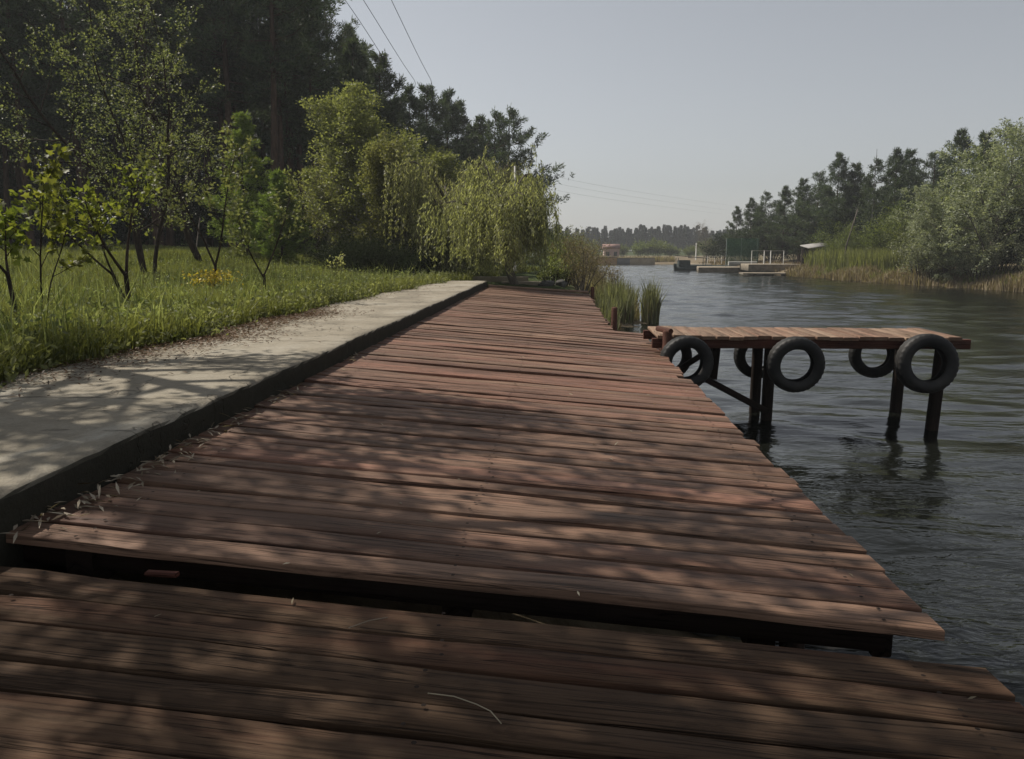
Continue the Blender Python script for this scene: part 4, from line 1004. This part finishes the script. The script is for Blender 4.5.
# ------------------------------------------------------------------ grasses and reeds
def blades(name, xy, hgt, wid, rng, mat, label, cat, lean=.35, tint=None, parent=None, zbase=None, kind='stuff', group=None):
    n = len(xy); x, y = xy[:, 0], xy[:, 1]; z = ground(x, y) if zbase is None else np.full(n, zbase)
    ph = rng.uniform(0, 2*PI, n); d = np.stack([np.cos(ph), np.sin(ph)], -1); l = np.abs(rng.normal(0, lean, n))*hgt
    fa = rng.uniform(0, PI, n); s = np.stack([np.cos(fa), np.sin(fa), np.zeros(n)], -1)*wid[:, None]/2
    b = np.stack([x, y, z-.02], -1); m1 = b+np.stack([d[:, 0]*l*.3, d[:, 1]*l*.3, hgt*.55], -1); tp = b+np.stack([d[:, 0]*l, d[:, 1]*l, hgt*rng.uniform(.8, 1, n)], -1)
    V = np.stack([b-s, b+s, m1+s*.8, m1-s*.8, tp], 1).reshape(-1, 3); k = np.arange(n)[:, None]*5
    Q = k+np.array([[0, 1, 2, 3]]); T = k+np.array([[3, 2, 4]])
    tt = rng.uniform(0, 1, n) if tint is None else np.clip(tint+rng.normal(0, .15, n), 0, 1)
    mb = MB(); mb.add(V, Q, T, None, np.repeat(tt, 5)); o = mb.build(name, mat, parent)
    if parent is None: tag(o, label, cat, group, kind)
    return o
rng = np.random.default_rng(77)
def edge(y): return .07*np.sin(y*1.9)+.05*np.sin(y*4.3+1)+np.interp(y, [-6, 10, 15, 22.3, 24, 30, 40], [-3.66, -3.54, -3.42, -3.0, -2.6, -2.0, -1.0])
def scatter(n, y0, y1, xw, pw):
    u = rng.uniform(0, 1, n*3); y = y0*(y1/y0)**u if pw == 1 else y0+(y1-y0)*u
    x = edge(y) - rng.uniform(0, 1, len(y))*(xw+ .72*y)
    k = (x > -(.78*y+2.5)); return np.stack([x[k], y[k]], -1)[:n]
xy = scatter(260000, 3.0, 41, 2, 1)
dist = np.hypot(xy[:, 0], xy[:, 1]); pat = .5+.5*np.sin(xy[:, 0]*1.3+2*np.sin(xy[:, 1]*.7))*np.sin(xy[:, 1]*.9+xy[:, 0]*.4)
hh = (rng.uniform(.10, .42, len(xy))**1.0+.2*pat)*np.interp(dist, [0, 12, 22, 40], [.72, .75, .6, .5]); ww = np.interp(dist, [3, 12, 40], [.007, .013, .04])*rng.uniform(.7, 1.3, len(xy))
blades('meadow_grass', xy, hh, ww, rng, M['grass'], 'uneven green grass of the meadow beside the path', 'grass', .45, .25+.5*pat)
xy = scatter(7000, 4, 24, .3, 1); k = rng.random(len(xy)) < .5; xy = xy[k]
blades('tall_grass', xy, rng.uniform(.35, .75, len(xy)), np.full(len(xy), .012), rng, M['weed'], 'tall pale grass stalks scattered in the meadow', 'grass', .35)
# broad-leaved weeds along the path edge
def weeds(name, cx, cy, hh, per, L, W, mat, label, cat):
    n = len(cx); P = np.repeat(np.stack([cx, cy, ground(cx, cy)], -1), per, 0); H = np.repeat(hh, per)
    P = P+np.stack([rng.normal(0, .075, len(P)), rng.normal(0, .075, len(P)), rng.uniform(.08, 1, len(P))*H], -1)
    lf = MB(); D = np.tile([0, 0, .35], (len(P), 1)); leaves(lf, P, L, W, rng, D, .9, None, 1.4, .15, 'oval')
    s = np.stack([cx, cy, ground(cx, cy)], -1)
    for q in range(0, n, 1):
        if q % 2 == 0: tube(lf, [s[q], s[q]+[0, 0, hh[q]*.9]], .004, 3, .3, False)
    return tag(lf.build(name, mat), label, cat, None, 'stuff')
yw = 3.5*(24/3.5)**rng.uniform(0, 1, 1500); off = rng.exponential(.55, 1500)
weeds('border_weeds', edge(yw)-off+.04, yw, rng.uniform(.08, .34, 1500), 9, .06, .028, M['weed'], 'pale broad-leaved weeds crowding the path edge', 'weeds')
yw = 5*(34/5)**rng.uniform(0, 1, 2200); xw = edge(yw)-rng.uniform(.3, 1, 2200)*(1+.55*yw)*rng.uniform(.05, 1, 2200)
weeds('meadow_weeds', xw, yw, rng.uniform(.15, .4, 2200), 9, .055, .024, M['weed'], 'leafy weeds dotted through the meadow grass', 'weeds')
# big clump near the nearest sapling, yellow flowers
xx = -4.5+rng.normal(0, .35, 130); yy = 7.2+rng.normal(0, .7, 130); k = xx < -3.7
weeds('leafy_clump', xx[k], yy[k], rng.uniform(.15, .38, k.sum()), 22, .07, .032, M['weed'], 'dense pale leafy clump at the path edge by the nearest sapling', 'weeds')
yf = thing('yellow_flowers', 'clump of yellow-brown flowers at the foot of the forked young tree', 'flowers'); lf = MB(); P = np.stack([rng.normal(0, .2, 520), rng.normal(0, .18, 520), rng.uniform(.15, .5, 520)], -1); leaves(lf, P, .055, .04, rng)
lf.build('blossoms', M['yellow'], yf); st = MB()
for q in range(40): tube(st, [(P[q][0]*.5, P[q][1]*.5, -.05), P[q]], .004, 3, .5, False)
st.build('stems', M['weed'], yf); yf.location = (-6.1, 13.9, float(ground(-6.1, 13.9)))

# reeds in the water at the deck end
def reed_clump(label, cx, cy, rx, ry, n, h0, h1, seed, grp):
    g = np.random.default_rng(seed); a = g.uniform(0, 2*PI, n); r = np.sqrt(g.uniform(0, 1, n)); xy = np.stack([cx+rx*r*np.cos(a), cy+ry*r*np.sin(a)], -1)
    t = thing('reed_clump', label, 'reeds', (0, 0, 0), 0, grp); hh = g.uniform(h0, h1, n)*(1-.25*r)
    blades('green_leaves', xy, hh, np.full(n, .032), g, M['reed'], None, None, .16, None, t, WATER-.05)
    k = g.random(n) < .7; blades('dry_leaves', xy[k], hh[k]*.66, np.full(k.sum(), .026), g, M['drybush'], None, None, .22, .2, t, WATER-.05)
    return t
rg_ = 'reed clumps at the end of the boardwalk'
reed_clump('green reed clump standing alone in the water right of the others', 2.78, 24.2, .26, .45, 200, 1.35, 1.8, 1, rg_)
reed_clump('wide reed clump in the water along the narrow end of the boardwalk', 1.7, 23.9, .55, 1.2, 520, 1.2, 1.8, 2, rg_)
reed_clump('reed clump against the right edge of the boardwalk', 1.25, 20.5, .28, 2.2, 380, 1.0, 1.45, 3, rg_)
reed_clump('brownish reed clump farther along the bank behind the wide one', 2.1, 27.5, .6, 1.6, 420, 1.1, 1.6, 4, rg_)
# opposite bank reeds
rng = np.random.default_rng(55)
yy = rng.uniform(36, 69, 6000); yy = yy[np.sin(yy*.9+1)+np.sin(yy*2.3) > .2]; xx = xright(yy)+rng.uniform(.2, 3.0, len(yy))
blades('bank_grass', np.stack([xx, yy], -1), rng.uniform(.3, .9, len(yy)), np.full(len(yy), .05), rng, M['grass'], 'green grass tufts among the dry reeds of the opposite bank', 'grass', .4)
yy = rng.uniform(36, 69, 16000); xx = xright(yy)+rng.uniform(-.3, 2.2, 16000)
blades('dry_reeds', np.stack([xx, yy], -1), (.3+.75*rng.uniform(0, 1, 16000)**1.5)*(.75+.35*np.sin(yy*1.3+np.sin(yy*.47)*2)), np.full(16000, .05), rng, M['dry'], 'band of dry tan reeds along the opposite waterline', 'reeds', .3)
yy = rng.uniform(56, 69, 9000); xx = xright(yy)+rng.uniform(1.2, 5.5, 9000)
blades('green_reeds', np.stack([xx, yy], -1), rng.uniform(1.1, 2.1, 9000), np.full(9000, .06), rng, M['birch'], 'bright green reeds behind the dry band left of the silver bushes', 'reeds', .16)
yy = np.full(5000, YFAR)+rng.uniform(1, 5, 5000); xx = rng.uniform(-2, 18, 5000)
blades('far_reeds', np.stack([xx, yy], -1), rng.uniform(.5, 1.1, 5000), np.full(5000, .1), rng, M['dry'], 'strip of dry reeds at the far waterline', 'reeds', .3)
yy = rng.uniform(24.5, 60, 5000); xx = xleft(yy)-rng.uniform(-.1, 1.3, 5000)
blades('bank_reeds', np.stack([xx, yy], -1), rng.uniform(.4, .9, 5000), np.full(5000, .03), rng, M['dry'], 'dry reeds along the near bank past the deck end', 'reeds', .3)

yy = rng.uniform(69, 106, 2600); xx = xright(yy)+rng.uniform(.3, 5, 2600)
blades('landing_grass', np.stack([xx, yy], -1), rng.uniform(.15, .6, 2600), np.full(2600, .06), rng, M['dry'], 'dry grass growing round the slabs of the landing', 'grass', .4)
# litter: pale reed bits under the kerb, brown pine litter on the path
def litter(name, P, L, W, mat, label):
    lf = MB(); n = len(P); a = rng.uniform(0, 2*PI, n); ax = np.stack([np.cos(a), np.sin(a), rng.normal(0, .25, n)], -1)
    leaves(lf, P, L, W, rng, ax, .05, None, 4, .3); return tag(lf.build(name, mat), label, 'litter', None, 'stuff')
cl = rng.choice([2.9, 3.1, 3.6, 3.9, 4.5, 5.2, 5.5, 7.2], 420, p=[.2, .18, .16, .12, .12, .12, .06, .04]); yy = cl+rng.normal(0, .2, 420); xx = -1.93+np.abs(rng.normal(0, .06, 420))
litter('reed_litter', np.stack([xx, yy, zdeck(xx)+.006+np.abs(rng.normal(0, .015, 420))], -1)[::2], .075, .013, M['litter'], 'pale dry reed scraps swept against the foot of the kerb')
yy = np.concatenate([rng.normal(7.6, .8, 2600), rng.normal(9.9, .75, 2600), rng.normal(5.6, .6, 600), rng.uniform(4, 20, 400)]); xx = edge(yy)+.0+np.abs(rng.normal(0, .36*np.exp(-.5*(rng.uniform(-1, 1, len(yy)))**2), len(yy)))
litter('pine_litter', np.stack([xx, yy, np.full(len(yy), .168)+rng.uniform(0, .012, len(yy))], -1), .05, .012, M['brownlitter'], 'brown needles and bark scraps along the grass side of the path')
xx = rng.uniform(-1.8, 1.2, 70); yy = rng.uniform(1.4, 9, 70)
litter('deck_litter', np.stack([xx, yy, zdeck(xx)+.006-.055*(yy < 2.48)], -1), .04, .008, M['litter'], 'tiny pale leaf scraps lying on the planks')
mb = MB(); tube(mb, [(-.62, 2.23, zn(-.62)+.012), (-.57, 2.27, zn(-.57)+.02), (-.52, 2.32, zn(-.5)+.014)], .0018, 5); tag(mb.build('twig', M['litter']), 'thin pale twig on the near planks left of centre', 'twig')
mb = MB(); tube(mb, [(-.33, 1.92, zn(-.33)+.012), (-.26, 1.912, zn(-.26)+.015), (-.2, 1.888, zn(-.2)+.014), (-.16, 1.858, zn(-.16)+.017), (-.13, 1.82, zn(-.1)+.012)], .0016, 5); tag(mb.build('twig', M['litter']), 'thin bent twig on the nearest planks at the middle', 'twig')

# ------------------------------------------------------------------ light, sky, camera
SAZ, SEL = R(-58), R(52)
sv = Vector((math.sin(SAZ)*math.cos(SEL), math.cos(SAZ)*math.cos(SEL), math.sin(SEL)))
L = bpy.data.lights.new('sun', 'SUN'); L.energy = 4.4; L.angle = R(.45); L.color = (1, .93, .83)
lo = bpy.data.objects.new('sun', L); COL.objects.link(lo); lo.rotation_euler = (-sv).to_track_quat('-Z', 'Y').to_euler(); lo.location = (-20, 12, 30)
wd = bpy.data.worlds.new('World'); S.world = wd; wd.use_nodes = True; nt = wd.node_tree; nt.nodes.clear()
out = nt.nodes.new('ShaderNodeOutputWorld'); bg = nt.nodes.new('ShaderNodeBackground'); sky = nt.nodes.new('ShaderNodeTexSky'); sky.sky_type = 'NISHITA'
sky.sun_disc = False; sky.sun_elevation = SEL; sky.sun_rotation = SAZ % (2*PI); sky.air_density = 1.0; sky.dust_density = 1.0; sky.ozone_density = 1.0; sky.altitude = 0
hs = nt.nodes.new('ShaderNodeHueSaturation'); hs.inputs['Saturation'].default_value = .30
nt.links.new(sky.outputs[0], hs.inputs['Color']); nt.links.new(hs.outputs[0], bg.inputs[0]); bg.inputs[1].default_value = .08
nt.links.new(bg.outputs[0], out.inputs[0])

# the thin spring haze over the river
mb = MB(); box(mb, (100, 422, 11), (1066, 1000, 33)); hz = mb.build('haze', M['water']); tag(hz, 'thin pale haze over the river and its banks', 'haze', None, 'stuff')
m, nt, out = new_mat('haze_air'); pv = nt.nodes.new('ShaderNodeVolumePrincipled'); pv.inputs['Color'].default_value = (.93, .96, 1, 1); pv.inputs['Density'].default_value = .0007; pv.inputs['Anisotropy'].default_value = .2
nt.links.new(pv.outputs[0], out.inputs['Volume']); hz.data.materials.clear(); hz.data.materials.append(m)

cd = bpy.data.cameras.new('camera'); co = bpy.data.objects.new('camera', cd); COL.objects.link(co)
cd.sensor_fit = 'HORIZONTAL'; cd.sensor_width = 36; cd.lens = 36*FPX/1024; cd.clip_start = .05; cd.clip_end = 3000
co.location = CAM; co.rotation_euler = (PI/2-PITCH, 0, YAW); S.camera = co
S.view_settings.view_transform = 'Standard'; S.view_settings.look = 'None'; S.view_settings.exposure = .16; S.view_settings.gamma = 1
S.view_settings.use_curve_mapping = False
S.render.engine = 'CYCLES'
try:
    S.cycles.use_denoising = True; S.cycles.denoiser = 'OPENIMAGEDENOISE'
    S.cycles.max_bounces = 8; S.cycles.transparent_max_bounces = 12; S.cycles.diffuse_bounces = 3; S.cycles.caustics_reflective = False
except Exception: pass
